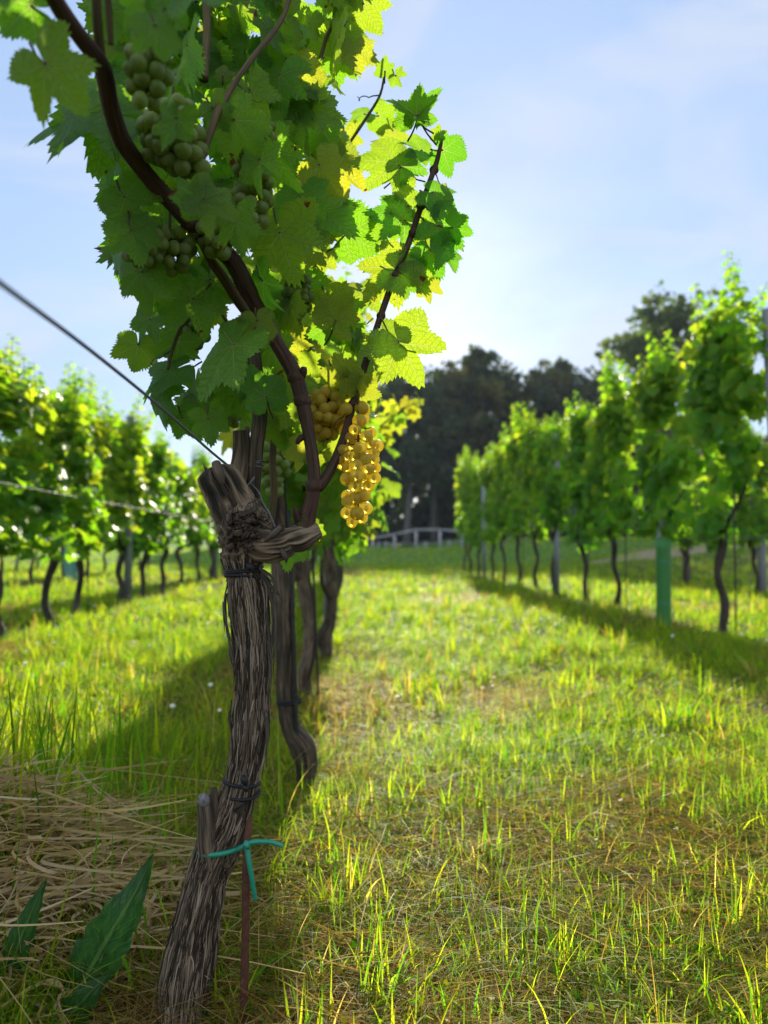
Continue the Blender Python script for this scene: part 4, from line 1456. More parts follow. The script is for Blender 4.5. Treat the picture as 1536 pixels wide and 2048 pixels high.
# hero leaves: (px, py of the petiole joint, tip angle in the picture clockwise from right, tip length px, depth, roll, pitch, tone)
HL = [
    (352, 238, 112, 84, .705, 20, 0, .42), (262, 462, 74, 86, .785, -20, 5, .4), (520, 320, 96, 84, .82, 38, 0, .46), (310, 52, 70, 74, .60, -25, 0, .45),
    (470, 440, 80, 84, .80, 20, 0, .55), (640, 330, 60, 76, .98, 15, 0, .85), (610, 470, 50, 80, 1.0, -15, 0, .8), (500, 180, 70, 80, .86, 20, 0, .6),
    (330, 20, 100, 100, .63, 25, 0, .35), (352, 150, 110, 74, .70, 58, 0, .45), (250, 395, 60, 92, .80, 15, 0, .4), (470, 240, 60, 92, .80, 28, 0, .5),
    (92, 128, 55, 132, .585, 12, -10, .62), (62, 12, 195, 105, .60, -20, 20, .35), (205, 228, 168, 192, .78, 42, 12, .28), (212, 212, 96, 142, .79, -30, 10, .42), (150, 226, 100, 108, .73, 40, 10, .2),
    (400, -25, 112, 128, .62, 20, 30, .30), (300, 5, 130, 90, .64, -30, 10, .42), (375, 92, 95, 105, .80, 62, 0, .28), (408, 398, 22, 88, .72, -14, -16, .66), (396, 402, 232, 70, .72, 22, 12, .52),
    (248, 462, 112, 128, .90, 52, 0, .28), (284, 545, 96, 92, .85, 18, 0, .55), (300, 372, 172, 102, .85, -26, 10, .36), (330, 455, 150, 110, .88, 20, 10, .22), (385, 598, 128, 98, .90, -22, 12, .5),
    (514, 642, 78, 58, .88, -10, 0, .78), (468, 690, 124, 150, .86, 44, 6, .40), (345, 742, 154, 98, 1.0, 50, 0, .28), (326, 786, 104, 82, 1.0, 45, 0, .3), (366, 836, 62, 62, 1.0, 15, 0, .35), (416, 838, 82, 66, .95, -20, 5, .4),
    (560, 466, 74, 128, .90, 15, 0, .66), (526, 562, 66, 88, .90, 66, 0, .2), (532, 792, 255, 84, .95, 40, 0, .22), (602, 802, 178, 90, 1.0, 12, 0, .58), (562, 846, 92, 64, 1.05, 10, 0, .6), (612, 902, 172, 56, 1.0, 10, 0, .9),
    (690, 752, 186, 62, .965, -20, 0, .92), (718, 786, 318, 74, .965, 38, 0, .86), (704, 778, 248, 56, .965, -30, 0, .95),
    (798, 684, 58, 118, .965, -6, -6, .70), (792, 682, 196, 70, .968, 22, 8, .64), (790, 537, 140, 104, 1.0, 10, -8, .74), (796, 540, 28, 84, 1.0, -20, 10, .5), (796, 330, 190, 108, 1.05, 22, 12, .66), (802, 334, 332, 72, 1.05, -30, 20, .25),
    (833, 230, 258, 74, 1.0, 8, 62, .3), (828, 229, 192, 92, 1.0, 60, 18, .4), (838, 229, 318, 76, 1.0, -52, 22, .3), (886, 300, 18, 58, 1.03, 18, 0, .18), (876, 272, 275, 26, 1.03, 0, 20, .7), (815, 412, 208, 62, 1.05, 12, 0, .74), (808, 440, 186, 86, 1.04, 20, 25, .2),
    (866, 386, 32, 66, 1.0, -20, 10, .14), (876, 452, 42, 80, 1.0, 12, 0, .14), (862, 502, 72, 70, 1.0, 25, 0, .22), (856, 572, 84, 40, 1.01, 10, 0, .86), (897, 402, 276, 42, 1.02, 62, 0, .9), (890, 500, 60, 58, .99, -30, 0, .2), (855, 420, 80, 60, 1.03, 40, 0, .6),
    (728, 8, 62, 68, 1.1, 25, 0, .72), (694, 58, 48, 68, 1.1, -25, 0, .64), (676, 102, 56, 68, 1.1, 20, 0, .7), (770, 142, 268, 32, 1.15, 10, 30, .6), (792, 152, 60, 30, 1.15, 30, 20, .6), (602, 132, 58, 74, 1.0, -18, 0, .92), (690, 268, 80, 54, 1.2, 10, 0, .8),
    (758, 232, 30, 48, 1.25, 22, 0, .6), (786, 262, 70, 50, 1.25, -12, 0, .7), (728, 228, 160, 46, 1.25, 30, 10, .5), (672, 640, 300, 78, 1.05, 20, 0, .86), (655, 600, 70, 72, 1.08, 12, 0, .72), (684, 342, 82, 74, 1.1, -18, 0, .95), (446, 152, 280, 30, .83, 0, 0, .8),
    (426, 216, 60, 62, .80, 25, 0, .62), (640, 252, 110, 84, 1.05, 25, 0, .4), (560, 150, 100, 96, .95, 30, 0, .28), (545, 300, 75, 100, .88, 52, 0, .4), (575, 235, 60, 80, .98, 20, 0, .5), (640, 420, 40, 110, 1.02, -22, 12, .45), (600, 395, 95, 96, .97, 30, 10, .25),
    (690, 470, 330, 86, 1.04, 22, 18, .4), (548, 700, 82, 70, 1.0, 10, 0, .5), (630, 1062, 14, 26, .945, 0, 0, .62), (618, 1050, 300, 34, .945, 40, 0, .7), (656, 880, 95, 54, 1.0, 30, 0, .8), (640, 905, 150, 46, 1.0, 30, 0, .75), (575, 1085, 95, 70, 1.1, 20, 0, .45),
    (300, 640, 120, 70, .98, 30, 0, .45), (275, 690, 100, 62, 1.0, -20, 0, .6), (340, 560, 100, 90, .92, 10, 10, .25), (420, 560, 80, 84, .93, -30, 0, .5), (260, 420, 150, 84, .92, 30, 0, .3), (270, 330, 130, 80, .86, 20, 0, .45),
    (860, 470, 200, 58, 1.03, 20, 10, .7), (906, 455, 20, 50, .99, 30, 0, .2), (842, 300, 190, 56, 1.06, 30, 20, .5), (840, 520, 110, 60, 1.01, 22, 0, .6), (770, 470, 230, 56, 1.04, -20, 0, .55),
]
rs = np.random.default_rng(99)
for k, (px, py, ang, L, d, roll, pitch, tone) in enumerate(HL):
    J = at(px, py, d)
    a = R(ang)
    tip = np.array((math.cos(a), -math.sin(a), 0.0))
    nrm = np.array((0, 0, 1.0))
    Rm = Matrix.Rotation(R(roll), 3, Vector(tip))
    nrm = np.array(Rm @ Vector(nrm))
    sd = np.cross(tip, nrm)
    Rp = Matrix.Rotation(R(pitch), 3, Vector(sd))
    nrm = np.array(Rp @ Vector(nrm))
    tip = np.array(Rp @ Vector(tip))
    tipw, nrmw = CR @ tip, CR @ nrm
    m_ = MB()
    scatter_leaves(m_, [HERO[k % 8]], J[None], tipw[None], nrmw[None], np.array([.87 * L / F * d]), np.array([np.clip(tone + rs.normal(0, .03), 0, 1)]))
    ln = L / F * d * rs.uniform(.55, .9)
    back = -tipw * ln * .75 + CR @ np.array((0, 0, -1.0)) * ln * .4
    if (px, py) == (833, 230): back = at(873, 290, 1.03) - J
    m_.add(*tube([J, J + back * .5 + np.array((0, 0, -.1 * ln)), J + back], [.0013, .0011, .0013], 6, 8), mat=1)
    m_.build("leaf", [M['leaf'], M['shoot']], vine, vb)

# the rest of its foliage
SIL = np.array([(150, -140), (200, 120), (225, 330), (225, 430), (220, 540), (275, 600), (305, 700), (325, 760), (375, 830), (370, 880), (430, 905), (470, 880), (490, 800), (560, 900), (600, 930),
                (640, 900), (690, 800), (745, 740), (730, 640), (735, 580), (680, 520), (705, 470), (720, 430), (715, 360), (690, 290), (680, 230), (690, 150), (735, 80), (740, -140)], float)


def inside(px, py, poly):
    c = np.zeros(len(px), bool)
    j = len(poly) - 1
    for i in range(len(poly)):
        xi, yi = poly[i]
        xj, yj = poly[j]
        t = ((yi > py) != (yj > py)) & (px < (xj - xi) * (py - yi) / (yj - yi + 1e-12) + xi)
        c ^= t
        j = i
    return c


rs = np.random.default_rng(123)
n = 1050
px, py = rs.uniform(-60, 800, n), rs.uniform(-140, 930, n)
front = np.clip((px + 60) / 420, 0, 1)                    # canopy comes nearer towards the upper left
d = np.where(py < 330, .90, .985) + .21 * rs.uniform(0, 1, n) - .16 * (1 - front) * np.clip(1 - py / 600, 0, 1) + .12 * np.clip((px - 450) / 300, 0, 1)
ok = inside(px, py, SIL)
# thin the canopy where the photo lets the sky through
ok &= ~((px < 470) & (py > 590) & (rs.uniform(0, 1, n) < .62))
ok &= ~((px > 540) & (py > 830) & (rs.uniform(0, 1, n) < .5))
ok &= ~((fbm(px / 70.0, py / 70.0, 91, 2) < .36))
px, py, d = px[ok], py[ok], d[ok]
n = len(px)
print("filler leaves", n)
pos = at(px, py, d)
# keep the trunk, cane and grapes free of filler in front of them
L_ = rs.uniform(.024, .047, n)
tipc = np.column_stack((rs.normal(0, .5, n), -np.abs(rs.normal(.8, .4, n)), rs.normal(0, .4, n)))
nrmc = np.column_stack((rs.normal(0, .55, n), rs.normal(.35, .45, n), np.abs(rs.normal(.7, .3, n))))
m_ = MB()
tone = np.clip(.47 + rs.normal(0, .18, n) + .18 * np.clip((px - 480) / 250, 0, 1), 0, 1)
scatter_leaves(m_, MID, pos, tipc @ CR.T, nrmc @ CR.T, L_, tone)
for k in range(0, n, 3):
    J = pos[k]
    b_ = -(CR @ tipc[k]) * L_[k] * .7 + CR @ np.array((0, 0, -1.0)) * L_[k] * .5
    m_.add(*tube([J, J + b_ * .5, J + b_], [.0011, .001, .0012], 5, 5), mat=1)
m_.build("foliage", [M['leaf'], M['shoot']], vine, vb)


# grapes
def ico_template(sub=2):
    import bmesh
    bm = bmesh.new()
    bmesh.ops.create_icosphere(bm, subdivisions=sub + 1, radius=1)
    V = np.array([v.co[:] for v in bm.verts])
    Fc = np.array([[v.index for v in f.verts] for f in bm.faces])
    bm.free()
    return V, Fc


ICO = ico_template(2)


def bunch(pts, mat, d, label=None, seed=0, parent=vine, rpx=17, explicit=False, hidden_back=True):
    """pts: axis as (px, py, half width px). Berries fill a tapered body around the axis."""
    rs = np.random.default_rng(seed)
    r = rpx / F * d
    C = []
    if explicit:
        for (x_, y_, dz) in pts:
            C.append(at(x_, y_, d + dz))
        C = np.array(C)
        ax = np.array([(np.mean([p[0] for p in pts]), min(p[1] for p in pts) - 20, 0), (np.mean([p[0] for p in pts]), np.mean([p[1] for p in pts]), 0), (np.mean([p[0] for p in pts]), max(p[1] for p in pts) - 20, 0)])
    else:
        ax = np.array(pts, float)
        tries = 0
        while tries < 9000:
            tries += 1
            t = rs.uniform(0, 1)
            y_ = ax[0, 1] + t * (ax[-1, 1] - ax[0, 1])
            x_ = np.interp(y_, ax[:, 1], ax[:, 0])
            w = np.interp(y_, ax[:, 1], ax[:, 2]) / F * d
            az = rs.uniform(0, 2 * np.pi)
            q = rs.uniform(.55, 1) * w
            c = at(x_, y_, d) + CR @ np.array((math.cos(az) * q, 0, math.sin(az) * q))
            if len(C) == 0 or np.min(np.linalg.norm(np.array(C) - c, axis=1)) > 1.5 * r:
                C.append(c)
        C = np.array(C)
    V, Fc = ICO
    m_ = MB()
    n = len(C)
    sz = r * rs.uniform(.86, 1.08, n)
    W = V[None] * sz[:, None, None] * (1 + rs.normal(0, .035, (n, 1, 3))) * (1 + .02 * np.sin(V[None, :, :1] * 3 + rs.uniform(0, 6, (n, 1, 1)))) + C[:, None]
    a = np.zeros((n, len(V), 3))
    a[..., 2] = rs.uniform(0, 1, n)[:, None]
    m_.add(W.reshape(-1, 3), (Fc[None] + (np.arange(n) * len(V))[:, None, None]).reshape(-1, 3), {'luv': a.reshape(-1, 3)})
    if mat is M['gold_grape']:
        W = V[None] * (sz * .30)[:, None, None] * np.array((.8, .8, 1.3)) + C[:, None]
        m_.add(W.reshape(-1, 3), (Fc[None] + (np.arange(n) * len(V))[:, None, None]).reshape(-1, 3), None, 1)
    W = V[None] * (sz * .10)[:, None, None] + (C + CR @ np.array((0, 0, .55)) * sz[:, None] - np.array((0, 0, .80)) * sz[:, None])[:, None]
    m_.add(W.reshape(-1, 3), (Fc[None] + (np.arange(n) * len(V))[:, None, None]).reshape(-1, 3), None, 1)
    o = m_.build("grape_bunch", [mat, M['seed']], parent, np.array(parent.location))
    if label: o["label"] = label
    st = MB()
    A = at(ax[:, 0], ax[:, 1], d)
    A0 = A[0] + np.array((0, 0, .035))
    st.add(*tube(np.vstack((A0, A)), [.0018] + [.0016] * (len(A) - 1) + [.0008], 6, 20))
    AA, _ = catmull(np.vstack((A0, A)), 30)
    for c in C:
        k = np.argmin(np.linalg.norm(AA - (c + np.array((0, 0, .008))), axis=1))
        dv = c - AA[k]
        st.add(*tube([AA[k], AA[k] + dv * .6 + np.array((0, 0, .003)), c + np.array((0, 0, r * .6))], [.0009, .0007, .0009], 4, 5))
    st.build("stalk", M['shoot'], o, np.array(parent.location))
    return o


gold = [(692, 818, -.0), (723, 816, .006), (729, 820, .018), (719, 842, 0), (727, 838, .016), (710, 860, -.004), (699, 876, .004), (733, 873, -.006), (704, 890, .014), (741, 888, .006), (720, 897, -.016), (755, 892, .012), (694, 912, .0), (678, 916, .004),
        (710, 914, -.008), (731, 919, -.014), (748, 906, .002), (747, 919, -.004), (695, 935, .004), (714, 931, -.018), (736, 937, -.014), (750, 936, .014), (685, 928, .016), (694, 958, -.006), (714, 952, -.02), (748, 956, -.002), (710, 973, -.010),
        (737, 972, .004), (694, 992, .006), (711, 996, -.004), (729, 991, -.004), (694, 1003, -.012), (722, 988, .018), (732, 1017, -.004), (694, 1026, -.004), (714, 1027, -.014), (704, 1044, -.006), (724, 1036, .004), (712, 1012, .012),
        (686, 900, -.002), (726, 905, .022), (704, 950, .02), (730, 955, .02), (742, 865, .014), (690, 862, .02), (712, 878, .02)]
bunch(gold, M['gold_grape'], .962, "golden sunlit bunch of ripe grapes hanging below the side shoot", 1, rpx=13.3, explicit=True)
bunch([(662, 782, 30), (655, 810, 46), (650, 840, 44), (652, 872, 18)], M['gold_grape'], 1.0, "shaded olive bunch left of the golden one", 2, rpx=11.5)
bunch([(302, 60, 22), (298, 110, 36), (296, 160, 34), (288, 215, 16)], M['green_grape'], .66, "blurred olive bunch nearest the camera at the top", 3, rpx=17)
bunch([(345, 215, 40), (338, 262, 58), (345, 308, 54), (385, 345, 24)], M['green_grape'], .765, "broad green bunch beside the upper cane", 4, rpx=16.5)
bunch([(500, 240, 34), (500, 275, 46), (490, 315, 26)], M['green_grape'], .86, None, 5, rpx=14)
bunch([(515, 318, 22), (508, 355, 34), (505, 405, 32), (510, 445, 16)], M['green_grape'], .87, "dusty green bunch hanging in the shade of two leaves", 6, rpx=14.3)
bunch([(275, 440, 34), (285, 480, 46), (285, 525, 22)], M['green_grape'], .83, None, 7, rpx=14)
bunch([(435, 425, 36), (430, 470, 42), (440, 510, 18)], M['green_grape'], .86, None, 8, rpx=14)
bunch([(340, 470, 36), (345, 500, 40), (350, 540, 22)], M['green_grape'], .86, None, 9, rpx=14)
bunch([(462, 735, 34), (460, 790, 42), (455, 850, 18)], M['green_grape'], 1.16, "pale small-berried bunch behind the big shaded leaf", 10, rpx=8.5)
bunch([(598, 560, 22), (596, 600, 28), (590, 640, 14)], M['green_grape'], 1.08, None, 11, rpx=10)
bunch([(385, 640, 30), (380, 672, 32), (382, 700, 14)], M['green_grape'], 1.08, None, 12, rpx=10)
bunch([(602, 100, 6), (545, 880, 26), (548, 930, 30), (545, 985, 12)][1:], M['green_grape'], 1.5, None, 13, rpx=11)

# ------------------------------------------------------------------ ties and the rusty rod
m_ = MB()
m_.add(*px_tube([(486, 2110, 9, .925), (488, 1990, 8.5, .925), (491, 1880, 8, .925), (492, 1760, 8, .925), (494, 1690, 7.5, .93), (496, 1660, 7, .945), (500, 1560, 6, 1.0)], 14, 160, bark_disp(80, .0006, 6, 60)))
tag(m_.build("vine_stake", M['rust']), "rusty ribbed iron rod in front of the nearest trunk, held by the green tie", "stake")


def loop_tie(name, cx, cy, rx, d, sag, rr, mat, label, tails=(), knot=None, squash=.8, turns=1, gap=0):
    e = empty(name, at(cx, cy, d), label, "plant tie")
    bl = np.array(e.location)
    m_ = MB()
    for t in range(turns):
        a = np.linspace(0, 2 * np.pi, 25)
        c = at(cx, cy + t * gap, d)
        w = rx / F * d
        P = c + np.stack((np.cos(a) * w, np.sin(a) * w * squash, np.sin(a) * 0 + sag * np.cos(a + t)), -1)
        m_.add(*tube(P, rr, 8, 72))
    m_.build("band", mat, e, bl)
    if tails:
        m_ = MB()
        for tl in tails:
            w = at([q[0] for q in tl], [q[1] for q in tl], [q[2] for q in tl])
            m_.add(*tube(w, np.linspace(rr * 1.05, rr * .75, len(tl)), 8, 26))
        m_.build("tail", mat, e, bl)
    if knot:
        m_ = MB()
        for (x_, y_, r_, dd) in knot:
            m_.add(*px_tube([(x_ - r_ * .5, y_ - r_ * .9, r_ * .6, dd), (x_, y_, r_, dd - .004), (x_ + r_ * .4, y_ + r_ * .9, r_ * .6, dd)], 12, 12))
        m_.build("knot", mat, e, bl)
    return e


loop_tie("plant_tie", 446, 1689, 50, .965, .004, .0034, M['green_tie'], "green plastic tie holding the nearest trunk to the rusty rod",
         tails=([(492, 1690, .918), (510, 1684, .915), (540, 1684, .912), (566, 1692, .91)], [(494, 1692, .918), (499, 1730, .914), (506, 1770, .914), (511, 1800, .916)]), knot=[(494, 1690, 7, .918)], squash=.95)
loop_tie("plant_tie", 483, 1562, 35, .965, -.003, .0024, M['black_tie'], "black double tie with a knot around the nearest trunk, above the green tie", knot=[(489, 1560, 8, .933), (491, 1576, 6, .934)], turns=2, gap=22, squash=1.0)
loop_tie("plant_tie", 488, 1138, 36, .97, .003, .0024, M['black_tie'], "black band under the gnarled head of the nearest vine", knot=[(500, 1134, 7, .930)], turns=3, gap=8, squash=1.0)
loop_tie("plant_tie", 578, 1400, 23, 1.80, .002, .0035, M['black_tie'], "black tie around the second near-row trunk and its stake", turns=2, gap=6)
loop_tie("wire_tie", 512, 925, 16, 1.0, .003, .0008, M['wire'], "thin steel wire coiled round the dark old cane of the nearest vine", turns=3, gap=6)
m_ = MB()
m_.add(*tube([at(502, 967, .975), at(518, 985, .965), at(523, 1000, .965), at(540, 1030, .955), at(552, 1058, .945)], .0011, 6, 30))
m_.add(*tube([at(508, 955, .975), at(503, 962, .965), at(492, 975, .965)], .0014, 6, 12))
tag(m_.build("tie_wire", M['wire']), "bent tie wire from the trellis wire down to the nearest vine's arm", "wire")

# ------------------------------------------------------------------ broad-leaved dock by the trunk
def dock_leaf(P, w, seed):
    rs = np.random.default_rng(seed)
    C, t = catmull(np.array(P), 26)
    T = np.gradient(C, axis=0)
    T /= np.linalg.norm(T, axis=1)[:, None]
    vw = CAM - C
    vw /= np.linalg.norm(vw, axis=1)[:, None]
    sd = np.cross(T, vw)
    sd /= np.linalg.norm(sd, axis=1)[:, None]
    f = np.linspace(0, 1, 26)
    wd = w * np.interp(f, [0, .12, .2, .45, .75, 1], [.05, .06, .45, 1, .72, .03])
    wd = wd * (1 + rs.normal(0, .07, 26)) 
    V = []
    cs = np.linspace(-1, 1, 9)
    for c in cs:
        wav = .26 * w * np.sin(f * 24 + seed + 2 * c) * abs(c) ** 2 + .10 * w * np.sin(f * 47 + c) * abs(c)
        V.append(C + sd * (wd * c)[:, None] + vw * (-(.25 * w * abs(c) ** 1.3) + wav)[:, None])
    V = np.stack(V, 1).reshape(-1, 3)
    i, j = np.meshgrid(np.arange(25), np.arange(8), indexing='ij')
    q = np.stack((i * 9 + j, i * 9 + j + 1, (i + 1) * 9 + j + 1, (i + 1) * 9 + j), -1).reshape(-1, 4)
    a = np.zeros((len(V), 3))
    a[:, 0] = np.tile(cs, 26)
    a[:, 1] = np.repeat(f, 9) * 4
    a[:, 2] = .25 + .5 * (np.abs(np.tile(cs, 26)) < .13)
    return V, q, {'luv': a}


def dock(loc_px, leaves, label):
    b = at(*loc_px)
    b[2] = float(gz(b[0], b[1]))
    e = empty("dock_plant", b, label, "weed")
    for k, (pts, w) in enumerate(leaves):
        m_ = MB()
        m_.add(*dock_leaf([at(*p) for p in pts], w, k + int(loc_px[0])))
        m_.build("leaf", M['dock'], e, b)
    return e


dock((175, 1990, 1.06), [([(120, 2060, .97), (160, 1975, .94), (222, 1865, .92), (275, 1775, .93), (306, 1708, .96)], .030), ([(95, 2110, .92), (130, 2045, .90), (180, 1985, .89), (224, 1945, .90)], .022)],
     "dock weed with a long dark green leaf beside the nearest trunk's foot")
dock((20, 1985, 1.05), [([(10, 2040, .95), (28, 1920, .93), (60, 1830, .93), (94, 1756, .95)], .018), ([(0, 1990, 1.0), (5, 1930, .98), (20, 1860, .98)], .012)],
     "dock weed with upright green leaves at the lower left edge")


# ------------------------------------------------------------------ grass
def blades(n, x, y, h, w, lean, az, colr, segs=3, curl=0.0, z=None, flat=None):
    t = np.linspace(0, 1, segs + 1)
    z0 = gz(x, y) - .004 if z is None else z
    dx, dy = np.cos(az), np.sin(az)
    hor = (lean * h)[:, None] * t[None] ** 1.7
    ver = h[:, None] * (t[None] * (1 - .45 * np.minimum(lean, 1.6)[:, None] * t[None] ** 1.3))
    if flat is not None:
        ver = ver * flat[:, None]
    cx = x[:, None] + dx[:, None] * hor
    cy = y[:, None] + dy[:, None] * hor
    cz = z0[:, None] + ver
    sa = az + np.pi / 2 + np.random.default_rng(n).normal(0, .5, n)
    sx, sy = np.cos(sa), np.sin(sa)
    ww = w[:, None] * (1 - t[None] ** 1.8) * .5
    Lf = np.stack((cx - sx[:, None] * ww, cy - sy[:, None] * ww, cz), -1)
    Rt = np.stack((cx + sx[:, None] * ww, cy + sy[:, None] * ww, cz), -1)
    V = np.empty((n, 2 * segs + 1, 3))
    V[:, 0:2 * segs:2] = Lf[:, :-1]
    V[:, 1:2 * segs:2] = Rt[:, :-1]
    V[:, -1] = np.stack((cx[:, -1], cy[:, -1], cz[:, -1]), -1)
    o = (np.arange(n) * (2 * segs + 1))[:, None]
    Q = np.concatenate([np.stack((o[:, 0] + 2 * k, o[:, 0] + 2 * k + 1, o[:, 0] + 2 * k + 3, o[:, 0] + 2 * k + 2), -1) for k in range(segs - 1)])
    T3 = np.stack((o[:, 0] + 2 * segs - 2, o[:, 0] + 2 * segs - 1, o[:, 0] + 2 * segs), -1)
    c = np.repeat(colr[:, None], 2 * segs + 1, 1)
    return V.reshape(-1, 3), [Q, T3], {'gcol': c.reshape(-1, 3)}


rs = np.random.default_rng(2024)


def sample_ground(n, d0, d1, margin=.35):
    u = rs.uniform(0, 1, n)
    d = np.sqrt(d0 ** 2 + u * (d1 ** 2 - d0 ** 2))
    lat = rs.uniform(-1, 1, n) * (.60 * d + margin)
    # camera looks 2.79 degrees right of +Y
    c, s = math.cos(R(2.79)), math.sin(R(2.79))
    return lat * c + d * s, -lat * s + d * c


def dryness(x, y):
    f = fbm(x * .9, y * .7, 31, 4)
    row = np.maximum(np.exp(-((x + .05) / .34) ** 2), np.exp(-((x - RX) / .4) ** 2))
    row = np.maximum(row, np.exp(-((x - LX) / .35) ** 2))
    near = np.exp(-((y - .8) / 1.0) ** 2) * .34 * (x > -.3)
    return np.clip((f - .50) * 3.3 + .20 + .36 * row + near - .18 * sstep(2, 7, y) - .2 * (x < -.6) * (y > 1.6), 0, 1)


GREENS = np.array([(.06, .16, .008), (.112, .205, .009), (.18, .25, .010), (.25, .285, .012)])
DRY = np.array([(.33, .245, .085), (.25, .165, .048), (.19, .105, .030), (.38, .30, .13)])


def blade_cols(n, dry, bright=1.0):
    isdry = rs.uniform(0, 1, n) < dry
    g = GREENS[rs.integers(0, 4, n)] * rs.uniform(.75, 1.25, n)[:, None]
    d = DRY[rs.integers(0, 4, n)] * rs.uniform(.7, 1.2, n)[:, None]
    return np.where(isdry[:, None], d, g) * bright, isdry


gm = MB()
for (d0, d1, cnt, hr, wr, segs) in ((.70, 2.3, 200000, (.018, .078), (.0013, .0040), 4), (2.3, 5, 150000, (.024, .080), (.0020, .0046), 3), (5, 10, 84000, (.04, .11), (.005, .010), 2),
                                    (10, 22, 70000, (.05, .12), (.010, .02), 2), (22, 46, 36000, (.06, .13), (.02, .05), 2)):
    x, y = sample_ground(cnt, d0, d1)
    # clumps: some spots grow thicker and taller
    cl = fbm(x * 3.1, y * 3.1, 41, 3)
    keep = rs.uniform(0, 1, cnt) < np.clip(.35 + 1.3 * (cl - .3), .15, 1)
    keep &= ~((np.abs(x + .235) < .085) & (y > .74) & (y < .99) & (rs.uniform(0, 1, cnt) < .85))
    keep &= ~((((x + .58) / .27) ** 2 + ((y - 1.14) / .24) ** 2 < 1) & (rs.uniform(0, 1, cnt) < .75))
    x, y, cl = x[keep], y[keep], cl[keep]
    n = len(x)
    dr = dryness(x, y)
    c, isd = blade_cols(n, dr * .85)
    h = rs.uniform(*hr, n) * (.55 + 1.0 * cl) * np.where(rs.uniform(0, 1, n) < .05, 1.7, 1.0) * np.where(isd, .85, 1.0)
    if d0 < 3:
        h *= np.where(x < -.35, 1.25, 1.0)
    w = rs.uniform(*wr, n) * np.where(isd, .65, 1.0)
    lean = np.abs(rs.normal(1.0, .55, n)) + np.where(isd, .6, 0)
    gm.add(*blades(n, x, y, h, w, lean, rs.uniform(0, 2 * np.pi, n), c, segs))
# broader tussock blades in tufts
for (d0, d1, nt, per, hr, wr) in ((.85, 2.6, 120, 18, (.05, .12), (.003, .0055)), (2.4, 7, 380, 16, (.07, .17), (.005, .008)), (7, 16, 500, 10, (.08, .18), (.010, .016))):
    tx, ty = sample_ground(nt, d0, d1)
    x = np.repeat(tx, per) + rs.normal(0, .018, nt * per)
    y = np.repeat(ty, per) + rs.normal(0, .018, nt * per)
    n = nt * per
    c, isd = blade_cols(n, np.repeat(rs.uniform(0, .35, nt), per))
    gm.add(*blades(n, x, y, rs.uniform(*hr, n), rs.uniform(*wr, n), np.abs(rs.normal(.45, .25, n)), rs.uniform(0, 2 * np.pi, n), c, 5))
# long dry stems arching over the turf
x, y = sample_ground(9000, .75, 3.2)
k = rs.uniform(0, 1, 9000) < dryness(x, y)
x, y = x[k], y[k]
n = len(x)
c, _ = blade_cols(n, np.full(n, 1.0))
gm.add(*blades(n, x, y, rs.uniform(.05, .15, n), rs.uniform(.0011, .0022, n), np.abs(rs.normal(1.2, .5, n)), rs.uniform(0, 2 * np.pi, n), c * 1.1, 6))
# clover and other small round leaves low in the turf
for (d0, d1, cnt, r0) in ((.8, 2.4, 5000, .0042), (2.4, 6, 7000, .007)):
    x, y = sample_ground(cnt, d0, d1)
    k = fbm(x * 2.2, y * 2.2, 51, 3) > .52
    x, y = x[k], y[k]
    n = len(x)
    a6 = np.arange(6) / 6 * 2 * np.pi
    r_ = rs.uniform(.7, 1.3, n) * r0
    t1, t2 = rs.normal(0, .45, n), rs.normal(0, .45, n)
    hx, hy = np.cos(a6)[None] * r_[:, None], np.sin(a6)[None] * r_[:, None]
    V = np.stack((x[:, None] + hx, y[:, None] + hy, (gz(x, y) + rs.uniform(.015, .05, n))[:, None] + hx * t1[:, None] + hy * t2[:, None]), -1)
    c, _ = blade_cols(n, np.zeros(n))
    gm.add(V.reshape(-1, 3), (np.arange(n) * 6)[:, None] + np.arange(6), {'gcol': np.repeat(c[:, None] * .55, 6, 1).reshape(-1, 3)})
# tall bright blades on the left, and beside the dry heap
n = 300
x = rs.normal(-.78, .18, n); y = rs.normal(1.58, .20, n)
c, _ = blade_cols(n, np.full(n, .02))
gm.add(*blades(n, x, y, rs.uniform(.16, .36, n), rs.uniform(.005, .010, n), np.abs(rs.normal(.28, .18, n)), rs.uniform(0, 2 * np.pi, n), c, 7))
n = 300
x = rs.normal(-.60, .17, n); y = rs.normal(1.20, .16, n)
c, _ = blade_cols(n, np.full(n, .05))
gm.add(*blades(n, x, y, rs.uniform(.10, .22, n), rs.uniform(.004, .008, n), np.abs(rs.normal(.4, .25, n)), rs.uniform(0, 2 * np.pi, n), c, 7))
n = 150
x = rs.normal(-.585, .075, n); y = rs.normal(1.27, .09, n)
c, _ = blade_cols(n, np.full(n, .03))
gm.add(*blades(n, x, y, rs.uniform(.14, .33, n), rs.uniform(.0045, .009, n), np.abs(rs.normal(.22, .14, n)), rs.uniform(0, 2 * np.pi, n), c * .8, 7))
n = 260                                                     # wispy stems in the shade left of the trunk
x = rs.normal(-.30, .22, n); y = rs.normal(2.0, .40, n)
c, _ = blade_cols(n, np.full(n, .45))
gm.add(*blades(n, x, y, rs.uniform(.10, .26, n), rs.uniform(.0016, .003, n), np.abs(rs.normal(.7, .35, n)), rs.uniform(0, 2 * np.pi, n), c, 6))
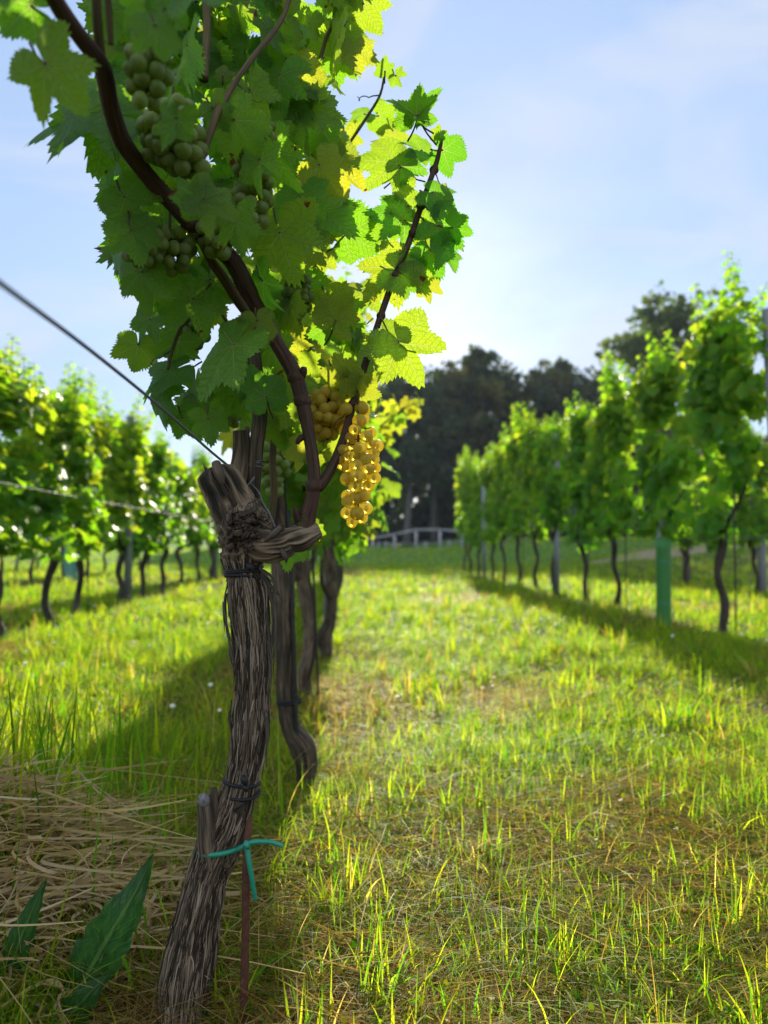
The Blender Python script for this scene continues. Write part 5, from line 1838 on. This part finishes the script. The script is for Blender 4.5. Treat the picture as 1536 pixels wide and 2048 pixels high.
# a tuft at the bottom edge right of the rod
for (tx, ty, per, hh) in ((.055, .98, 26, .13), (-.02, 1.02, 14, .10), (.30, 1.05, 18, .10), (-.115, 1.34, 10, .16), (.02, 1.30, 16, .12), (.42, 1.45, 14, .12), (.12, 1.7, 14, .14)):
    x = tx + rs.normal(0, .016, per); y = ty + rs.normal(0, .016, per)
    c, _ = blade_cols(per, np.full(per, .15))
    gm.add(*blades(per, x, y, rs.uniform(.5, 1, per) * hh, rs.uniform(.003, .0055, per), np.abs(rs.normal(.4, .2, per)), rs.uniform(0, 2 * np.pi, per), c, 6))
o = gm.build("grass", M['grass'], smooth=False)
tag(o, "mown meadow grass between the vine rows, green with dry patches", "grass", kind="stuff")


# thatch of dry stalks lying in the grass
def stalks(n, x, y, z, ln, w, az, el, bend, colr, segs=4, twist=None):
    t = np.linspace(0, 1, segs + 1)
    dx, dy = np.cos(az), np.sin(az)
    px_, py_ = -dy, dx
    s = (t[None] - .3) * ln[:, None]
    b = bend[:, None] * (t[None] - .3) ** 2 * ln[:, None]
    cx = x[:, None] + dx[:, None] * s + px_[:, None] * b
    cy = y[:, None] + dy[:, None] * s + py_[:, None] * b
    cz = z[:, None] + np.sin(el)[:, None] * (t[None]) * ln[:, None] - np.abs(bend)[:, None] * .35 * t[None] ** 2 * ln[:, None] * np.sin(el)[:, None].clip(0)
    ww = w[:, None] * .5 * (1 - .75 * t[None] ** 2)
    tw = twist if twist is not None else rs.uniform(-1, 1, n)
    ca, sa = np.cos(tw * 1.4)[:, None], np.sin(tw * 1.4)[:, None]
    L = np.stack((cx - px_[:, None] * ww * ca, cy - py_[:, None] * ww * ca, cz - ww * sa), -1)
    Rr = np.stack((cx + px_[:, None] * ww * ca, cy + py_[:, None] * ww * ca, cz + ww * sa), -1)
    V = np.empty((n, 2 * segs + 2, 3))
    V[:, 0::2] = L
    V[:, 1::2] = Rr
    o_ = np.arange(n) * (2 * segs + 2)
    Q = np.concatenate([np.stack((o_ + 2 * k, o_ + 2 * k + 1, o_ + 2 * k + 3, o_ + 2 * k + 2), -1) for k in range(segs)])
    return V.reshape(-1, 3), [Q], {'gcol': np.repeat(colr[:, None], 2 * segs + 2, 1).reshape(-1, 3)}


sm = MB()
for (d0, d1, cnt, lr, wr) in ((.70, 2.0, 30000, (.05, .17), (.0011, .0024)), (2.0, 4.5, 11000, (.06, .18), (.0018, .0034))):
    x, y = sample_ground(cnt, d0, d1)
    dr = dryness(x, y)
    k = rs.uniform(0, 1, cnt) < .25 + .75 * dr
    x, y = x[k], y[k]
    n = len(x)
    c, _ = blade_cols(n, np.full(n, 1.0))
    sm.add(*stalks(n, x, y, gz(x, y) + rs.uniform(0, .030, n), rs.uniform(*lr, n), rs.uniform(*wr, n), rs.uniform(0, 2 * np.pi, n), np.abs(rs.normal(.10, .22, n)), rs.normal(0, .5, n), c))
o = sm.build("straw", M['straw'], smooth=False)
tag(o, "thatch of dry straw stalks lying among the grass blades", "straw", kind="stuff")

# heap of withered grass leaves left of the trunk
hm = MB()
n = 2100
x = rs.normal(-.58, .17, n); y = rs.normal(1.16, .15, n)
dd = np.hypot((x + .60) / .2, (y - 1.2) / .2)
z = gz(x, y) + rs.uniform(.1, 1, n) * .16 * np.exp(-dd ** 2 * .45)
c = np.array([(.60, .45, .25), (.50, .36, .18), (.36, .25, .12), (.66, .53, .34)])[rs.integers(0, 4, n)] * rs.uniform(.6, 1.1, n)[:, None]
hm.add(*stalks(n, x, y, z, rs.uniform(.05, .17, n), rs.uniform(.0022, .0065, n), rs.uniform(0, 2 * np.pi, n), rs.normal(.10, .38, n), rs.normal(0, 2.2, n), c, 9))
n = 170
x = rs.normal(-.55, .15, n); y = rs.normal(1.10, .12, n)
c = np.array([(.50, .38, .23), (.44, .31, .17)])[rs.integers(0, 2, n)] * rs.uniform(.7, 1.15, n)[:, None]
hm.add(*stalks(n, x, y, gz(x, y) + rs.uniform(.01, .09, n), rs.uniform(.05, .13, n), rs.uniform(.004, .009, n), rs.uniform(0, 2 * np.pi, n), rs.normal(.25, .6, n), rs.normal(0, 3.5, n), c, 10))
n = 200
x = rs.normal(-.60, .13, n); y = rs.normal(1.16, .12, n)
c = np.array([(.46, .34, .22), (.40, .27, .16)])[rs.integers(0, 2, n)] * rs.uniform(.7, 1.1, n)[:, None]
hm.add(*blades(n, x, y, rs.uniform(.07, .15, n), rs.uniform(.004, .009, n), np.abs(rs.normal(1.1, .4, n)), rs.uniform(0, 2 * np.pi, n), c, 9))
# dry blades leaning across the trunk's foot
for p in ([(715, 1995), (480, 1985), (430, 1990)][::-1], ):
    pass
o = hm.build("withered_grass", M['straw'], smooth=True)
tag(o, "heap of curled withered brown grass left of the nearest trunk", "dry grass", kind="stuff")

# clover heads and small white flowers in the meadow
fm = MB()
n = 240
x, y = sample_ground(n, 2.2, 7.5)
k = ((x < -.35) & (fbm(x, y, 61, 2) > .40)) | ((x > .6) & (fbm(x * .8, y * .8, 62, 2) > .60))
x, y = x[k], y[k]
V, Fc = ico_template(0)
for i in range(len(x)):
    r_ = rs.uniform(.006, .010)
    zz = float(gz(x[i], y[i])) + rs.uniform(.05, .11)
    fm.add(V * r_ * (1, 1, .9) * rs.uniform(.85, 1.1, (len(V), 1)) + (x[i], y[i], zz), Fc)
    fm.add(*tube([(x[i], y[i], zz - .10), (x[i] + .003, y[i], zz)], [.0012, .001], 3, 2), mat=1)
o = fm.build("clover_flowers", [M['white_flower'], M['shoot']])
tag(o, "small white clover heads scattered in the meadow grass", "flowers", kind="stuff")

# ------------------------------------------------------------------ thin bluish air over the meadow
hz = NT("haze_air")
pv = hz.t.nodes.new("ShaderNodeVolumePrincipled")
pv.inputs["Color"].default_value = (.82, .90, 1.0, 1)
pv.inputs["Density"].default_value = .0005
pv.inputs["Anisotropy"].default_value = 0.0
hz.link(pv.outputs[0], hz.out.inputs["Volume"])
hv, hf = box((0, 120, 13.0), (520, 400, 28.0))
hz_o = mk("haze", hv, hf, hz.m, smooth=False)
tag(hz_o, "thin pale haze in the air over the meadow", "haze", kind="stuff")
